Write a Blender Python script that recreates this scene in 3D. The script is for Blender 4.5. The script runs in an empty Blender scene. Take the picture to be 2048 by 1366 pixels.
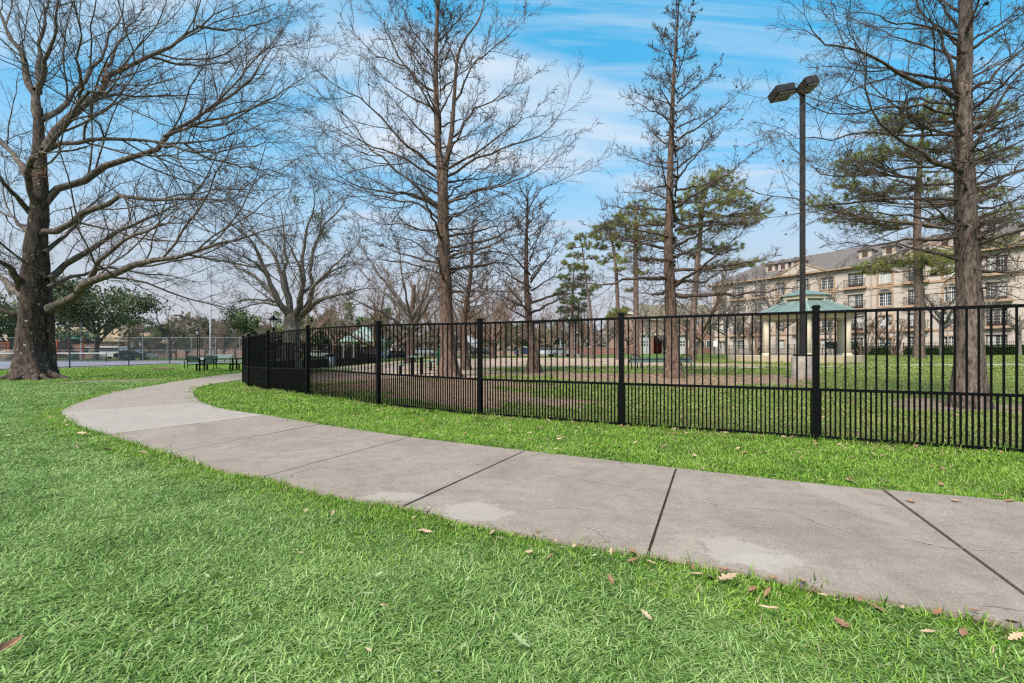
import bpy, math, random
import numpy as np
from math import radians, sin, cos, pi, atan2, sqrt

SC = bpy.context.scene
COL = SC.collection
random.seed(7)
RNG = np.random.default_rng(7)

# ---------------------------------------------------------------- camera, sky, sun, exposure
FPX, CXP, HYP, CAMH = 910.0, 1024.0, 705.0, 1.10
cd = bpy.data.cameras.new('camera'); cam = bpy.data.objects.new('camera', cd); COL.objects.link(cam)
cam.location = (0, 0, CAMH); cam.rotation_euler = (radians(90), 0, 0)
cd.sensor_width = 36.0; cd.lens = FPX / 2048 * 36.0; cd.shift_y = (HYP - 683) / 2048.0
cd.clip_start = 0.05; cd.clip_end = 6000
SC.camera = cam

SUN_EL, SUN_AZ = radians(48), atan2(-0.55, -0.83)      # high, behind the camera to the left
W = bpy.data.worlds.new('World'); SC.world = W; W.use_nodes = True
nt = W.node_tree; nt.nodes.clear()
def N(tree, typ, **kw):
    n = tree.nodes.new(typ)
    for k, v in kw.items(): setattr(n, k, v)
    return n
def L(tree, a, b): tree.links.new(a, b)
out = N(nt, 'ShaderNodeOutputWorld'); bg = N(nt, 'ShaderNodeBackground'); L(nt, bg.outputs[0], out.inputs[0])
bg.inputs['Strength'].default_value = 0.10
sky = N(nt, 'ShaderNodeTexSky', sky_type='NISHITA', sun_disc=False)
sky.sun_elevation = SUN_EL; sky.sun_rotation = SUN_AZ; sky.air_density = 1.0; sky.dust_density = 0.6; sky.ozone_density = 1.6
hs = N(nt, 'ShaderNodeHueSaturation'); hs.inputs['Hue'].default_value = 0.480; hs.inputs['Saturation'].default_value = 1.3
hs.inputs['Value'].default_value = 1.35
L(nt, sky.outputs[0], hs.inputs['Color'])
tc = N(nt, 'ShaderNodeTexCoord'); sep = N(nt, 'ShaderNodeSeparateXYZ'); L(nt, tc.outputs['Generated'], sep.inputs[0])
def math_n(tree, op, a, b=None, clamp=False):
    n = N(tree, 'ShaderNodeMath', operation=op); n.use_clamp = clamp
    for i, v in enumerate((a, b)):
        if v is None: continue
        if isinstance(v, (int, float)): n.inputs[i].default_value = v
        else: L(tree, v, n.inputs[i])
    return n.outputs[0]
zz = math_n(nt, 'ADD', math_n(nt, 'MAXIMUM', sep.outputs[2], 0.0), 0.16)
cx = math_n(nt, 'DIVIDE', sep.outputs[0], zz); cy = math_n(nt, 'DIVIDE', sep.outputs[1], zz)
comb = N(nt, 'ShaderNodeCombineXYZ'); L(nt, math_n(nt, 'MULTIPLY', cx, 0.62), comb.inputs[0]); L(nt, math_n(nt, 'MULTIPLY', cy, 1.9), comb.inputs[1])
n1 = N(nt, 'ShaderNodeTexNoise'); n1.inputs['Scale'].default_value = 1.15; n1.inputs['Detail'].default_value = 7; n1.inputs['Roughness'].default_value = 0.56
n1.inputs['Distortion'].default_value = 0.5
mp = N(nt, 'ShaderNodeMapping'); mp.inputs['Location'].default_value = (1.3, 3.2, 6.4); mp.inputs['Rotation'].default_value = (0, 0, 0.35)
L(nt, comb.outputs[0], mp.inputs[0]); L(nt, mp.outputs[0], n1.inputs['Vector'])
r1 = N(nt, 'ShaderNodeValToRGB'); r1.color_ramp.elements[0].position = 0.44; r1.color_ramp.elements[1].position = 0.68
L(nt, n1.outputs[0], r1.inputs[0])
n1b = N(nt, 'ShaderNodeTexNoise'); n1b.inputs['Scale'].default_value = 2.6; n1b.inputs['Detail'].default_value = 8; n1b.inputs['Roughness'].default_value = 0.62; n1b.inputs['Distortion'].default_value = 1.1
mpb = N(nt, 'ShaderNodeMapping'); mpb.inputs['Location'].default_value = (0.7, 4.4, 2.0); mpb.inputs['Rotation'].default_value = (0, 0, -0.25); mpb.inputs['Scale'].default_value = (0.55, 1.5, 1)
L(nt, comb.outputs[0], mpb.inputs[0]); L(nt, mpb.outputs[0], n1b.inputs['Vector'])
r1b = N(nt, 'ShaderNodeValToRGB'); r1b.color_ramp.elements[0].position = 0.46; r1b.color_ramp.elements[1].position = 0.78; L(nt, n1b.outputs[0], r1b.inputs[0])
# thin cloud sheet that thickens towards the horizon all the way round
hz = N(nt, 'ShaderNodeMapRange'); hz.interpolation_type = 'SMOOTHSTEP'
hz.inputs['From Min'].default_value = 0.48; hz.inputs['From Max'].default_value = 0.06; hz.inputs['To Min'].default_value = 0.0; hz.inputs['To Max'].default_value = 0.95
L(nt, sep.outputs[2], hz.inputs['Value'])
cm = math_n(nt, 'MAXIMUM', math_n(nt, 'MAXIMUM', math_n(nt, 'MULTIPLY', r1.outputs[0], 0.86), math_n(nt, 'MULTIPLY', r1b.outputs[0], 0.5)), hz.outputs[0], True)
mixs = N(nt, 'ShaderNodeMix', data_type='RGBA'); L(nt, cm, mixs.inputs['Factor']); bl = N(nt, 'ShaderNodeMix', data_type='RGBA'); bl.inputs['Factor'].default_value = 0.62; L(nt, hs.outputs[0], bl.inputs['A']); bl.inputs['B'].default_value = (0.5, 3.3, 5.7, 1)
L(nt, bl.outputs['Result'], mixs.inputs['A'])
cl = N(nt, 'ShaderNodeMix', data_type='RGBA'); cl.inputs['A'].default_value = (5.2, 5.4, 5.75, 1); cl.inputs['B'].default_value = (3.3, 3.36, 3.72, 1)
L(nt, hz.outputs[0], cl.inputs['Factor']); L(nt, cl.outputs['Result'], mixs.inputs['B'])
L(nt, mixs.outputs['Result'], bg.inputs['Color'])

sl = bpy.data.lights.new('sun', 'SUN'); so = bpy.data.objects.new('sun', sl); COL.objects.link(so)
sl.energy = 3.7; sl.angle = radians(30); sl.color = (1.0, 0.93, 0.84)
sd = np.array([cos(SUN_EL) * sin(SUN_AZ), cos(SUN_EL) * cos(SUN_AZ), sin(SUN_EL)])
import mathutils
so.rotation_euler = mathutils.Vector(sd).to_track_quat('Z', 'Y').to_euler(); so.location = (-10, -20, 40)
VS = SC.view_settings; VS.view_transform = 'Standard'; VS.look = 'None'; VS.exposure = 0.78; VS.gamma = 1.0; VS.use_curve_mapping = False
SC.cycles.max_bounces = 5; SC.cycles.diffuse_bounces = 2; SC.cycles.glossy_bounces = 2; SC.cycles.transmission_bounces = 3; SC.cycles.transparent_max_bounces = 24; SC.cycles.use_denoising = False; SC.cycles.use_adaptive_sampling = True; SC.cycles.adaptive_threshold = 0.012; SC.cycles.adaptive_min_samples = 16; SC.cycles.pixel_filter_type = 'BLACKMAN_HARRIS'; SC.cycles.filter_width = 1.3

# ---------------------------------------------------------------- helpers: terrain and pixels
def sstep(a, b, v):
    t = np.clip((v - a) / (b - a), 0, 1); return t * t * (3 - 2 * t)
def gz(x, y):
    x = np.asarray(x, float); y = np.asarray(y, float)
    t = np.clip((y - 8) / 22, 0, 1)
    xf = -8.4 - np.maximum(y - 14.5, 0) * 0.2
    z = 0.42 * (1 - (1 - t) ** 2) * sstep(0, 6, x - xf)
    z = z + 0.38 * sstep(24, 42, y) * sstep(8, 20, x)
    return z
def zg(x, y): return float(gz(x, y))
def P(px, py, Y): return np.array([(px - CXP) / FPX * Y, Y, CAMH - (py - HYP) / FPX * Y])
def G(px, py, h=0.0):
    Y = 15.0
    for _ in range(30):
        X = (px - CXP) / FPX * Y
        Y = 0.5 * Y + 0.5 * (CAMH - h - zg(X, Y)) * FPX / (py - HYP)
    X = (px - CXP) / FPX * Y
    return np.array([X, Y, zg(X, Y) + h])
def at(px, Y, dz=0.0):
    X = (px - CXP) / FPX * Y; return np.array([X, Y, zg(X, Y) + dz])
def zpx(py, Y): return CAMH - (py - HYP) / FPX * Y

# ---------------------------------------------------------------- helpers: materials
MATS = {}
def mat(name, col, rough=0.75, var=0.2, scale=6.0, bump=0.0, bscale=30.0, stretch=(1, 1, 1), metal=0.0, col2=None, spec=0.4, world=False, coat=0.0, detail=5, lo=0.35, hi=0.65):
    if name in MATS: return MATS[name]
    m = bpy.data.materials.new(name); m.use_nodes = True; t = m.node_tree; b = t.nodes['Principled BSDF']
    b.inputs['Roughness'].default_value = rough; b.inputs['Metallic'].default_value = metal; b.inputs['Specular IOR Level'].default_value = spec
    b.inputs['Coat Weight'].default_value = coat
    if world: src = N(t, 'ShaderNodeNewGeometry').outputs['Position']
    else: src = N(t, 'ShaderNodeTexCoord').outputs['Object']
    mpn = N(t, 'ShaderNodeMapping'); mpn.inputs['Scale'].default_value = stretch; L(t, src, mpn.inputs[0])
    nz = N(t, 'ShaderNodeTexNoise'); nz.inputs['Scale'].default_value = scale; nz.inputs['Detail'].default_value = detail; nz.inputs['Roughness'].default_value = 0.6
    L(t, mpn.outputs[0], nz.inputs['Vector'])
    rp = N(t, 'ShaderNodeValToRGB'); e = rp.color_ramp.elements
    e[0].position = lo; e[1].position = hi
    c = np.array(col); c2 = np.array(col2) if col2 is not None else np.clip(c * (1 + var), 0, 1)
    c1 = c if col2 is not None else c * (1 - var)
    e[0].color = (*c1, 1); e[1].color = (*c2, 1)
    L(t, nz.outputs[0], rp.inputs[0]); L(t, rp.outputs[0], b.inputs['Base Color'])
    if bump:
        nb = N(t, 'ShaderNodeTexNoise'); nb.inputs['Scale'].default_value = bscale; nb.inputs['Detail'].default_value = 6; nb.inputs['Roughness'].default_value = 0.65
        L(t, mpn.outputs[0], nb.inputs['Vector'])
        bp = N(t, 'ShaderNodeBump'); bp.inputs['Strength'].default_value = min(1, bump); bp.inputs['Distance'].default_value = 0.02 * max(1, bump)
        L(t, nb.outputs[0], bp.inputs['Height']); L(t, bp.outputs[0], b.inputs['Normal'])
    MATS[name] = m; return m

# ---------------------------------------------------------------- helpers: meshes and tags
def np_mesh(name, V, quads=None, tris=None, mats=(), smooth=False, attrs=None):
    me = bpy.data.meshes.new(name)
    V = np.asarray(V, np.float32).reshape(-1, 3); nq = 0 if quads is None else len(quads); ntr = 0 if tris is None else len(tris)
    idx = []; tot = []
    if nq: idx.append(np.asarray(quads, np.int32).ravel()); tot.append(np.full(nq, 4, np.int32))
    if ntr: idx.append(np.asarray(tris, np.int32).ravel()); tot.append(np.full(ntr, 3, np.int32))
    idx = np.concatenate(idx); tot = np.concatenate(tot)
    me.vertices.add(len(V)); me.vertices.foreach_set('co', V.ravel())
    me.loops.add(len(idx)); me.loops.foreach_set('vertex_index', idx)
    me.polygons.add(len(tot)); st = np.zeros(len(tot), np.int32); st[1:] = np.cumsum(tot)[:-1]
    me.polygons.foreach_set('loop_start', st); me.polygons.foreach_set('loop_total', tot)
    if smooth: me.polygons.foreach_set('use_smooth', np.ones(len(tot), bool))
    for k, (dom, arr) in (attrs or {}).items():
        a = me.attributes.new(k, 'FLOAT', dom); a.data.foreach_set('value', np.asarray(arr, np.float32))
    me.update(); me.validate()
    for m in mats: me.materials.append(m)
    return me
def link(name, me, parent=None, loc=None):
    o = bpy.data.objects.new(name, me); COL.objects.link(o)
    if parent is not None: o.parent = parent
    if loc is not None: o.location = loc
    return o
def tag(o, label=None, cat=None, group=None, kind=None):
    if label: o['label'] = label
    if cat: o['category'] = cat
    if group: o['group'] = group
    if kind: o['kind'] = kind
    return o
def thing(name, loc, label, cat, group=None, rz=0.0):
    o = bpy.data.objects.new(name, None); COL.objects.link(o); o.location = tuple(float(v) for v in loc); o.rotation_euler = (0, 0, rz)
    o.empty_display_size = 0.2
    return tag(o, label, cat, group)
def copy_tree(o, parent=None):
    c = o.copy(); COL.objects.link(c)
    if parent is not None: c.parent = parent
    for ch in list(o.children): copy_tree(ch, c)
    return c

class MB:
    def __init__(s): s.v = []; s.f = []
    def add(s, verts, faces):
        b = len(s.v); s.v += [tuple(map(float, p)) for p in verts]; s.f += [tuple(b + i for i in f) for f in faces]; return s
    def box(s, c, d, rz=0.0, rx=0.0, ry=0.0):
        hx, hy, hz_ = d[0] / 2, d[1] / 2, d[2] / 2
        R = mathutils.Euler((rx, ry, rz)).to_matrix()
        vs = [R @ mathutils.Vector((sx * hx, sy * hy, sz * hz_)) + mathutils.Vector(c) for sz in (-1, 1) for sx, sy in ((-1, -1), (1, -1), (1, 1), (-1, 1))]
        return s.add(vs, [(0, 3, 2, 1), (4, 5, 6, 7), (0, 1, 5, 4), (1, 2, 6, 5), (2, 3, 7, 6), (3, 0, 4, 7)])
    def bar(s, a, b, w, h):
        a = mathutils.Vector(a); b = mathutils.Vector(b); d = (b - a); Ln = d.length; d.normalize()
        up = mathutils.Vector((0, 0, 1)) if abs(d.z) < 0.99 else mathutils.Vector((0, 1, 0))
        sx = d.cross(up).normalized(); sz = sx.cross(d).normalized()
        vs = [p + sx * (i * w / 2) + sz * (j * h / 2) for p in (a, b) for i, j in ((-1, -1), (1, -1), (1, 1), (-1, 1))]
        return s.add(vs, [(0, 1, 2, 3), (7, 6, 5, 4), (0, 4, 5, 1), (1, 5, 6, 2), (2, 6, 7, 3), (3, 7, 4, 0)])
    def lathe(s, c, prof, n=16, cap=True, rot=0.0):
        vs = []; fs = []
        for (r, z) in prof:
            for k in range(n):
                a = 2 * pi * k / n + rot; vs.append((c[0] + r * cos(a), c[1] + r * sin(a), c[2] + z))
        m = len(prof)
        for i in range(m - 1):
            for k in range(n):
                k2 = (k + 1) % n; fs.append((i * n + k, i * n + k2, (i + 1) * n + k2, (i + 1) * n + k))
        if cap: fs.append(tuple(range(n - 1, -1, -1))); fs.append(tuple((m - 1) * n + k for k in range(n)))
        return s.add(vs, fs)
    def tube(s, pts, r, n=6):
        pts = [mathutils.Vector(p) for p in pts]; rs = r if isinstance(r, (list, tuple)) else [r] * len(pts)
        vs = []; fs = []
        for i, p in enumerate(pts):
            d = (pts[min(i + 1, len(pts) - 1)] - pts[max(i - 1, 0)]).normalized()
            ref = mathutils.Vector((0, 0, 1)) if abs(d.z) < 0.95 else mathutils.Vector((1, 0, 0))
            u = d.cross(ref).normalized(); w = u.cross(d)
            for k in range(n):
                a = 2 * pi * k / n; vs.append(p + (u * cos(a) + w * sin(a)) * rs[i])
        for i in range(len(pts) - 1):
            for k in range(n):
                k2 = (k + 1) % n; fs.append((i * n + k, i * n + k2, (i + 1) * n + k2, (i + 1) * n + k))
        fs.append(tuple(range(n - 1, -1, -1))); fs.append(tuple((len(pts) - 1) * n + k for k in range(n)))
        return s.add(vs, fs)
    def prism(s, poly, z0, z1):
        n = len(poly); vs = [(x, y, z0) for x, y in poly] + [(x, y, z1) for x, y in poly]
        fs = [tuple(range(n - 1, -1, -1)), tuple(range(n, 2 * n))] + [(k, (k + 1) % n, n + (k + 1) % n, n + k) for k in range(n)]
        return s.add(vs, fs)
    def mesh(s, name, m, smooth=False):
        me = bpy.data.meshes.new(name); me.from_pydata(s.v, [], s.f); me.materials.append(m); me.update()
        if smooth: me.polygons.foreach_set('use_smooth', np.ones(len(me.polygons), bool))
        return me
    def build(s, name, m, parent=None, smooth=False, loc=None, bevel=0.0, kind=None):
        o = link(name, s.mesh(name, m, smooth), parent, loc)
        if bevel:
            bv = o.modifiers.new('bevel', 'BEVEL'); bv.width = bevel; bv.segments = 2; bv.limit_method = 'ANGLE'
        if kind: o['kind'] = kind
        return o

def inside(poly, x, y):
    poly = np.asarray(poly); x = np.asarray(x); y = np.asarray(y); c = np.zeros(x.shape, bool); n = len(poly); j = n - 1
    for i in range(n):
        xi, yi = poly[i]; xj, yj = poly[j]
        cond = ((yi > y) != (yj > y)) & (x < (xj - xi) * (y - yi) / (yj - yi + 1e-12) + xi)
        c ^= cond; j = i
    return c
def resample(pts, n):
    pts = np.asarray(pts, float); d = np.r_[0, np.cumsum(np.linalg.norm(np.diff(pts, axis=0), axis=1))]
    t = np.linspace(0, d[-1], n); return np.stack([np.interp(t, d, pts[:, k]) for k in range(pts.shape[1])], 1)
def smooth_line(pts, n):
    """Catmull-Rom through the points, n samples"""
    p = np.asarray(pts, float); q = np.vstack([2 * p[0] - p[1], p, 2 * p[-1] - p[-2]])
    d = np.r_[0, np.cumsum(np.linalg.norm(np.diff(p, axis=0), axis=1))]
    ts = np.linspace(0, d[-1] * 0.999999, n); o = []
    for t in ts:
        i = int(np.searchsorted(d, t, 'right') - 1); i = min(i, len(p) - 2); u = (t - d[i]) / (d[i + 1] - d[i] + 1e-9)
        a, b, c, e = q[i], q[i + 1], q[i + 2], q[i + 3]
        o.append(0.5 * (2 * b + (c - a) * u + (2 * a - 5 * b + 4 * c - e) * u * u + (3 * b - a - 3 * c + e) * u ** 3))
    return np.array(o)
# ---------------------------------------------------------------- ground
def ground_material():
    m = bpy.data.materials.new('turf_ground'); m.use_nodes = True; t = m.node_tree; b = t.nodes['Principled BSDF']
    b.inputs['Roughness'].default_value = 0.95; b.inputs['Specular IOR Level'].default_value = 0.15
    pos = N(t, 'ShaderNodeNewGeometry').outputs['Position']
    def nz(s, d=6):
        n = N(t, 'ShaderNodeTexNoise'); n.inputs['Scale'].default_value = s; n.inputs['Detail'].default_value = d; n.inputs['Roughness'].default_value = 0.65; L(t, pos, n.inputs['Vector']); return n.outputs[0]
    def ramp(src, p0, c0, p1, c1):
        r = N(t, 'ShaderNodeValToRGB'); r.color_ramp.elements[0].position = p0; r.color_ramp.elements[1].position = p1
        r.color_ramp.elements[0].color = (*c0, 1); r.color_ramp.elements[1].color = (*c1, 1); L(t, src, r.inputs[0]); return r.outputs[0]
    g = ramp(nz(9), 0.35, (0.05, 0.10, 0.018), 0.68, (0.19, 0.28, 0.05))
    s = ramp(nz(14), 0.35, (0.085, 0.065, 0.04), 0.65, (0.24, 0.20, 0.12))
    f = N(t, 'ShaderNodeMapRange'); f.inputs['From Min'].default_value = 0.54; f.inputs['From Max'].default_value = 0.70; L(t, nz(0.55, 8), f.inputs['Value'])
    mx = N(t, 'ShaderNodeMix', data_type='RGBA'); L(t, math_n(t, 'MULTIPLY', f.outputs[0], 0.75), mx.inputs['Factor']); L(t, g, mx.inputs['A']); L(t, s, mx.inputs['B'])
    L(t, mx.outputs['Result'], b.inputs['Base Color'])
    bp = N(t, 'ShaderNodeBump'); bp.inputs['Strength'].default_value = 0.9; bp.inputs['Distance'].default_value = 0.05; L(t, nz(22), bp.inputs['Height']); L(t, bp.outputs[0], b.inputs['Normal'])
    return m
xs = np.unique(np.r_[-3000, -1200, -500, -250, -150, -110, np.arange(-80, 90, 1.0), 110, 150, 250, 500, 1200, 3000])
ys = np.unique(np.r_[-300, -100, -40, -15, np.arange(-6, 70, 0.75), 75, 82, 90, 100, 120, 150, 200, 300, 600, 1500, 3500])
gx, gy = np.meshgrid(xs, ys, indexing='ij'); gv = np.stack([gx, gy, gz(gx, gy)], -1).reshape(-1, 3)
ii, jj = np.meshgrid(np.arange(len(xs) - 1), np.arange(len(ys) - 1), indexing='ij'); b0 = (ii * len(ys) + jj).ravel()
gq = np.stack([b0, b0 + len(ys), b0 + len(ys) + 1, b0 + 1], 1)
tag(link('ground', np_mesh('ground', gv, gq, mats=[ground_material()], smooth=True)), kind='structure')

# ---------------------------------------------------------------- curving concrete path in slabs
def concrete_mat():
    m = bpy.data.materials.new('path_concrete'); m.use_nodes = True; t = m.node_tree; b = t.nodes['Principled BSDF']
    b.inputs['Roughness'].default_value = 0.9; b.inputs['Specular IOR Level'].default_value = 0.25
    pos = N(t, 'ShaderNodeNewGeometry').outputs['Position']
    def nz(s, d=6, st=None, dist=0.0, r=0.6):
        n = N(t, 'ShaderNodeTexNoise'); n.inputs['Scale'].default_value = s; n.inputs['Detail'].default_value = d; n.inputs['Roughness'].default_value = r; n.inputs['Distortion'].default_value = dist
        v = pos
        if st:
            q = N(t, 'ShaderNodeMapping'); q.inputs['Scale'].default_value = st; q.inputs['Rotation'].default_value = (0, 0, 0.45); L(t, pos, q.inputs[0]); v = q.outputs[0]
        L(t, v, n.inputs['Vector']); return n.outputs[0]
    def mixc(f, a, bb):
        q = N(t, 'ShaderNodeMix', data_type='RGBA')
        for k, v in (('Factor', f), ('A', a), ('B', bb)):
            if isinstance(v, tuple): q.inputs[k].default_value = (*v, 1)
            elif isinstance(v, (int, float)): q.inputs[k].default_value = v
            else: L(t, v, q.inputs[k])
        return q.outputs['Result']
    def mr(v, a, c, lo=0.0, hi=1.0):
        q = N(t, 'ShaderNodeMapRange'); q.inputs['From Min'].default_value = a; q.inputs['From Max'].default_value = c; q.inputs['To Min'].default_value = lo; q.inputs['To Max'].default_value = hi
        L(t, v, q.inputs['Value']); return q.outputs[0]
    c = mixc(mr(nz(1.3, 8, dist=0.6), 0.3, 0.7), (0.228, 0.176, 0.142), (0.34, 0.272, 0.222))
    c = mixc(mr(nz(7, 6), 0.45, 0.75, 0, 0.55), c, (0.14, 0.11, 0.09))
    c = mixc(mr(nz(3.2, 7, st=(0.35, 1.6, 1)), 0.56, 0.76, 0, 0.6), c, (0.34, 0.285, 0.24))
    c = mixc(mr(nz(110, 3, r=0.6), 0.56, 0.70, 0, 0.6), c, (0.54, 0.47, 0.41))      # pale aggregate
    c = mixc(mr(nz(75, 3, r=0.6), 0.44, 0.30, 0, 0.65), c, (0.10, 0.085, 0.075))     # dark pits
    c = mixc(mr(nz(28, 6, r=.7), 0.40, 0.66, 0, 0.5), c, mixc(nz(11, 5, r=.7), (0.11, 0.088, 0.072), (0.36, 0.305, 0.26)))
    # pale worn and re-skimmed patches with their own outline
    for (px, py, rx, ry) in ((955, 1020, 0.26, 0.17), (780, 992, 0.22, 0.10), (1475, 1098, 0.20, 0.19), (1535, 1120, 0.17, 0.10), (1690, 1000, 0.10, 0.55)):
        p = G(px, py, 0.03)
        q = N(t, 'ShaderNodeMapping'); q.vector_type = 'POINT'; q.inputs['Location'].default_value = (-p[0] / rx, -p[1] / ry, 0); q.inputs['Scale'].default_value = (1 / rx, 1 / ry, 0)
        L(t, pos, q.inputs[0]); ln = N(t, 'ShaderNodeVectorMath', operation='LENGTH'); L(t, q.outputs[0], ln.inputs[0])
        d = math_n(t, 'ADD', ln.outputs['Value'], math_n(t, 'MULTIPLY', math_n(t, 'SUBTRACT', nz(5, 9, r=.7), 0.5), 2.6))
        c = mixc(mr(d, 1.08, 0.90, 0, 0.56 if px != 1690 else 0.25), c, mixc(nz(60, 3), (0.34, 0.295, 0.25), (0.44, 0.385, 0.33)))
    vo = N(t, 'ShaderNodeTexVoronoi', feature='DISTANCE_TO_EDGE'); vo.inputs['Scale'].default_value = 0.85
    dp = N(t, 'ShaderNodeVectorMath', operation='ADD'); sc = N(t, 'ShaderNodeVectorMath', operation='SCALE'); sc.inputs['Scale'].default_value = 0.45
    n3 = N(t, 'ShaderNodeTexNoise'); n3.inputs['Scale'].default_value = 2.5; n3.inputs['Detail'].default_value = 6; L(t, pos, n3.inputs['Vector'])
    L(t, n3.outputs['Color'], sc.inputs[0]); L(t, pos, dp.inputs[0]); L(t, sc.outputs[0], dp.inputs[1]); L(t, dp.outputs[0], vo.inputs['Vector'])
    crk = math_n(t, 'MULTIPLY', mr(vo.outputs['Distance'], 0.007, 0.002), mr(nz(0.9, 4), 0.54, 0.62))
    c = mixc(math_n(t, 'MULTIPLY', crk, 0.6), c, (0.07, 0.055, 0.045))
    at_ = N(t, 'ShaderNodeAttribute', attribute_name='pale')
    c = mixc(math_n(t, 'MULTIPLY', at_.outputs['Fac'], 0.30), c, (0.50, 0.455, 0.415))
    L(t, c, b.inputs['Base Color'])
    bp = N(t, 'ShaderNodeBump'); bp.inputs['Strength'].default_value = 0.5; bp.inputs['Distance'].default_value = 0.006
    L(t, math_n(t, 'SUBTRACT', nz(140, 4), math_n(t, 'MULTIPLY', crk, 1.5)), bp.inputs['Height']); L(t, bp.outputs[0], b.inputs['Normal'])
    return m
CONC = concrete_mat()
NEAR = [(2110, 1268), (2018, 1241), (1833, 1208), (1648, 1175), (1500, 1145), (1303, 1107), (1130, 1080), (939, 1043), (813, 1011), (646, 985), (529, 951), (458, 942), (339, 905), (220, 868), (160, 850), (124, 827), (133, 815), (160, 804), (229, 783.5), (321, 768), (412, 754), (497, 743.7)]
FAR = [(2200, 1020), (2048, 1004), (1982, 997), (1761, 978), (1586, 960.6), (1356, 935), (1200, 917), (1052, 900.5), (945, 888), (820, 873), (641, 847.7), (531, 830), (444, 815.6), (403, 802), (389, 790), (389, 781), (412, 770), (497, 757)]
near_g = [G(*p, 0.03)[:2] for p in NEAR]; far_g = [G(*p, 0.03)[:2] for p in FAR]
e0 = near_g[0] - near_g[1]
near_g = [near_g[0] + e0 * 3.0] + near_g + [np.array([-14.9, 29.0]), np.array([-15.6, 35.0]), np.array([-16.5, 46.0])]
e1 = far_g[0] - far_g[1]
far_g = [far_g[0] + e1 * 2.0] + far_g + [np.array([-12.3, 24.0]), np.array([-13.4, 31.0]), np.array([-14.6, 46.0])]
near_s = smooth_line(near_g, 1300); far_s = smooth_line(far_g, 1300)
PATH_POLY = np.vstack([near_s[::4], far_s[::-4]])
def nearest(line, p): return int(np.argmin(((line - np.asarray(p)[:2]) ** 2).sum(1)))
JN = [((2048, 1182), (1761, 978)), ((1303, 1107), (1356, 935)), ((813, 1011), (1052, 900.5)), ((529, 951), (820, 873)), ((339, 905), (641, 847.7)), ((220, 868), (531, 830)), ((130, 822), (405, 803))]
cuts = [(0, 0)]
for k, (a, b_) in enumerate(JN):
    pb = G(*b_, 0.03); ib = nearest(far_s, pb)
    if k == 0:
        pa = G(*a, 0.03); d = (pa - pb)[:2]; best = min(range(len(near_s)), key=lambda i: abs(np.cross(d, near_s[i] - pb[:2])) / np.linalg.norm(d) + (0 if np.dot(d, near_s[i] - pb[:2]) > 0 else 99))
        ia = best
    else: ia = nearest(near_s, G(*a, 0.03))
    cuts.append((ia, ib))
for (a, b_) in (((229, 783.5), (389, 783)), ((330, 766.5), (418, 769)), ((420, 753), (497, 757))):
    cuts.append((nearest(near_s, G(*a, 0.03)), nearest(far_s, G(*b_, 0.03))))
la, lb = cuts[-1]
for k in (1, 2, 3): cuts.append((la + int((1299 - la) * k / 3), lb + int((1299 - lb) * k / 3)))
bed = np.vstack([near_s[::16], far_s[::-16]])
PATH = MB().prism([tuple(p) for p in bed][::-1] if False else [tuple(p) for p in bed], -0.05, 0.006).build('path', mat('joint_soil', (0.055, 0.042, 0.03), 0.95, 0.5, 20, world=True))
tag(PATH, kind='structure')
def ring_in(poly, d):
    """shrink a polygon a little towards its centre line to open the joints"""
    c = poly.mean(0); return poly
for k in range(len(cuts) - 1):
    (a0, b0_), (a1, b1_) = cuts[k], cuts[k + 1]
    nn = max(3, min(24, max(abs(a1 - a0), abs(b1_ - b0_)) // 8 + 2))
    A = resample(near_s[a0:a1 + 1] if a1 > a0 else near_s[a0:a0 + 2], nn); B = resample(far_s[b0_:b1_ + 1] if b1_ > b0_ else far_s[b0_:b0_ + 2], nn)
    g = 0.009 if k < 7 else 0.006
    for S in (A, B):                                  # joint gap
        t0 = S[1] - S[0]; t1 = S[-1] - S[-2]
        S[0] += t0 / np.linalg.norm(t0) * g; S[-1] -= t1 / np.linalg.norm(t1) * g
    m_ = 8; top = 0.03 + RNG.uniform(-0.003, 0.003); tw = RNG.uniform(-0.004, 0.004, 2)
    V = []; F = []
    for i in range(nn):
        for j in range(m_ + 1):
            u = j / m_; p = A[i] * (1 - u) + B[i] * u
            ed = min(j, m_ - j) == 0 or i in (0, nn - 1)
            V.append((p[0], p[1], top + tw[0] * (u - .5) + tw[1] * (i / nn - .5) - (0.003 if ed else 0)))
    for i in range(nn - 1):
        for j in range(m_): F.append((i * (m_ + 1) + j, (i + 1) * (m_ + 1) + j, (i + 1) * (m_ + 1) + j + 1, i * (m_ + 1) + j + 1))
    ring = [i * (m_ + 1) for i in range(nn)] + [(nn - 1) * (m_ + 1) + j for j in range(1, m_ + 1)] + [i * (m_ + 1) + m_ for i in range(nn - 2, -1, -1)] + [j for j in range(m_ - 1, 0, -1)]
    base = len(V); V += [(V[i][0], V[i][1], -0.06) for i in ring]; nr = len(ring)
    for i in range(nr): F.append((ring[(i + 1) % nr], ring[i], base + i, base + (i + 1) % nr))
    me = bpy.data.meshes.new('slab'); me.from_pydata(V, [], [f[::-1] for f in F]); me.materials.append(CONC); me.update()
    pa = me.attributes.new('pale', 'FLOAT', 'POINT'); pa.data.foreach_set('value', np.full(len(V), 1.0 if k == 6 else (0.35 if k >= 7 else 0.0), np.float32))
    o = link('slab', me, PATH)
    if k == 6: o['label'] = 'paler newer concrete slab in the bend'
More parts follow.
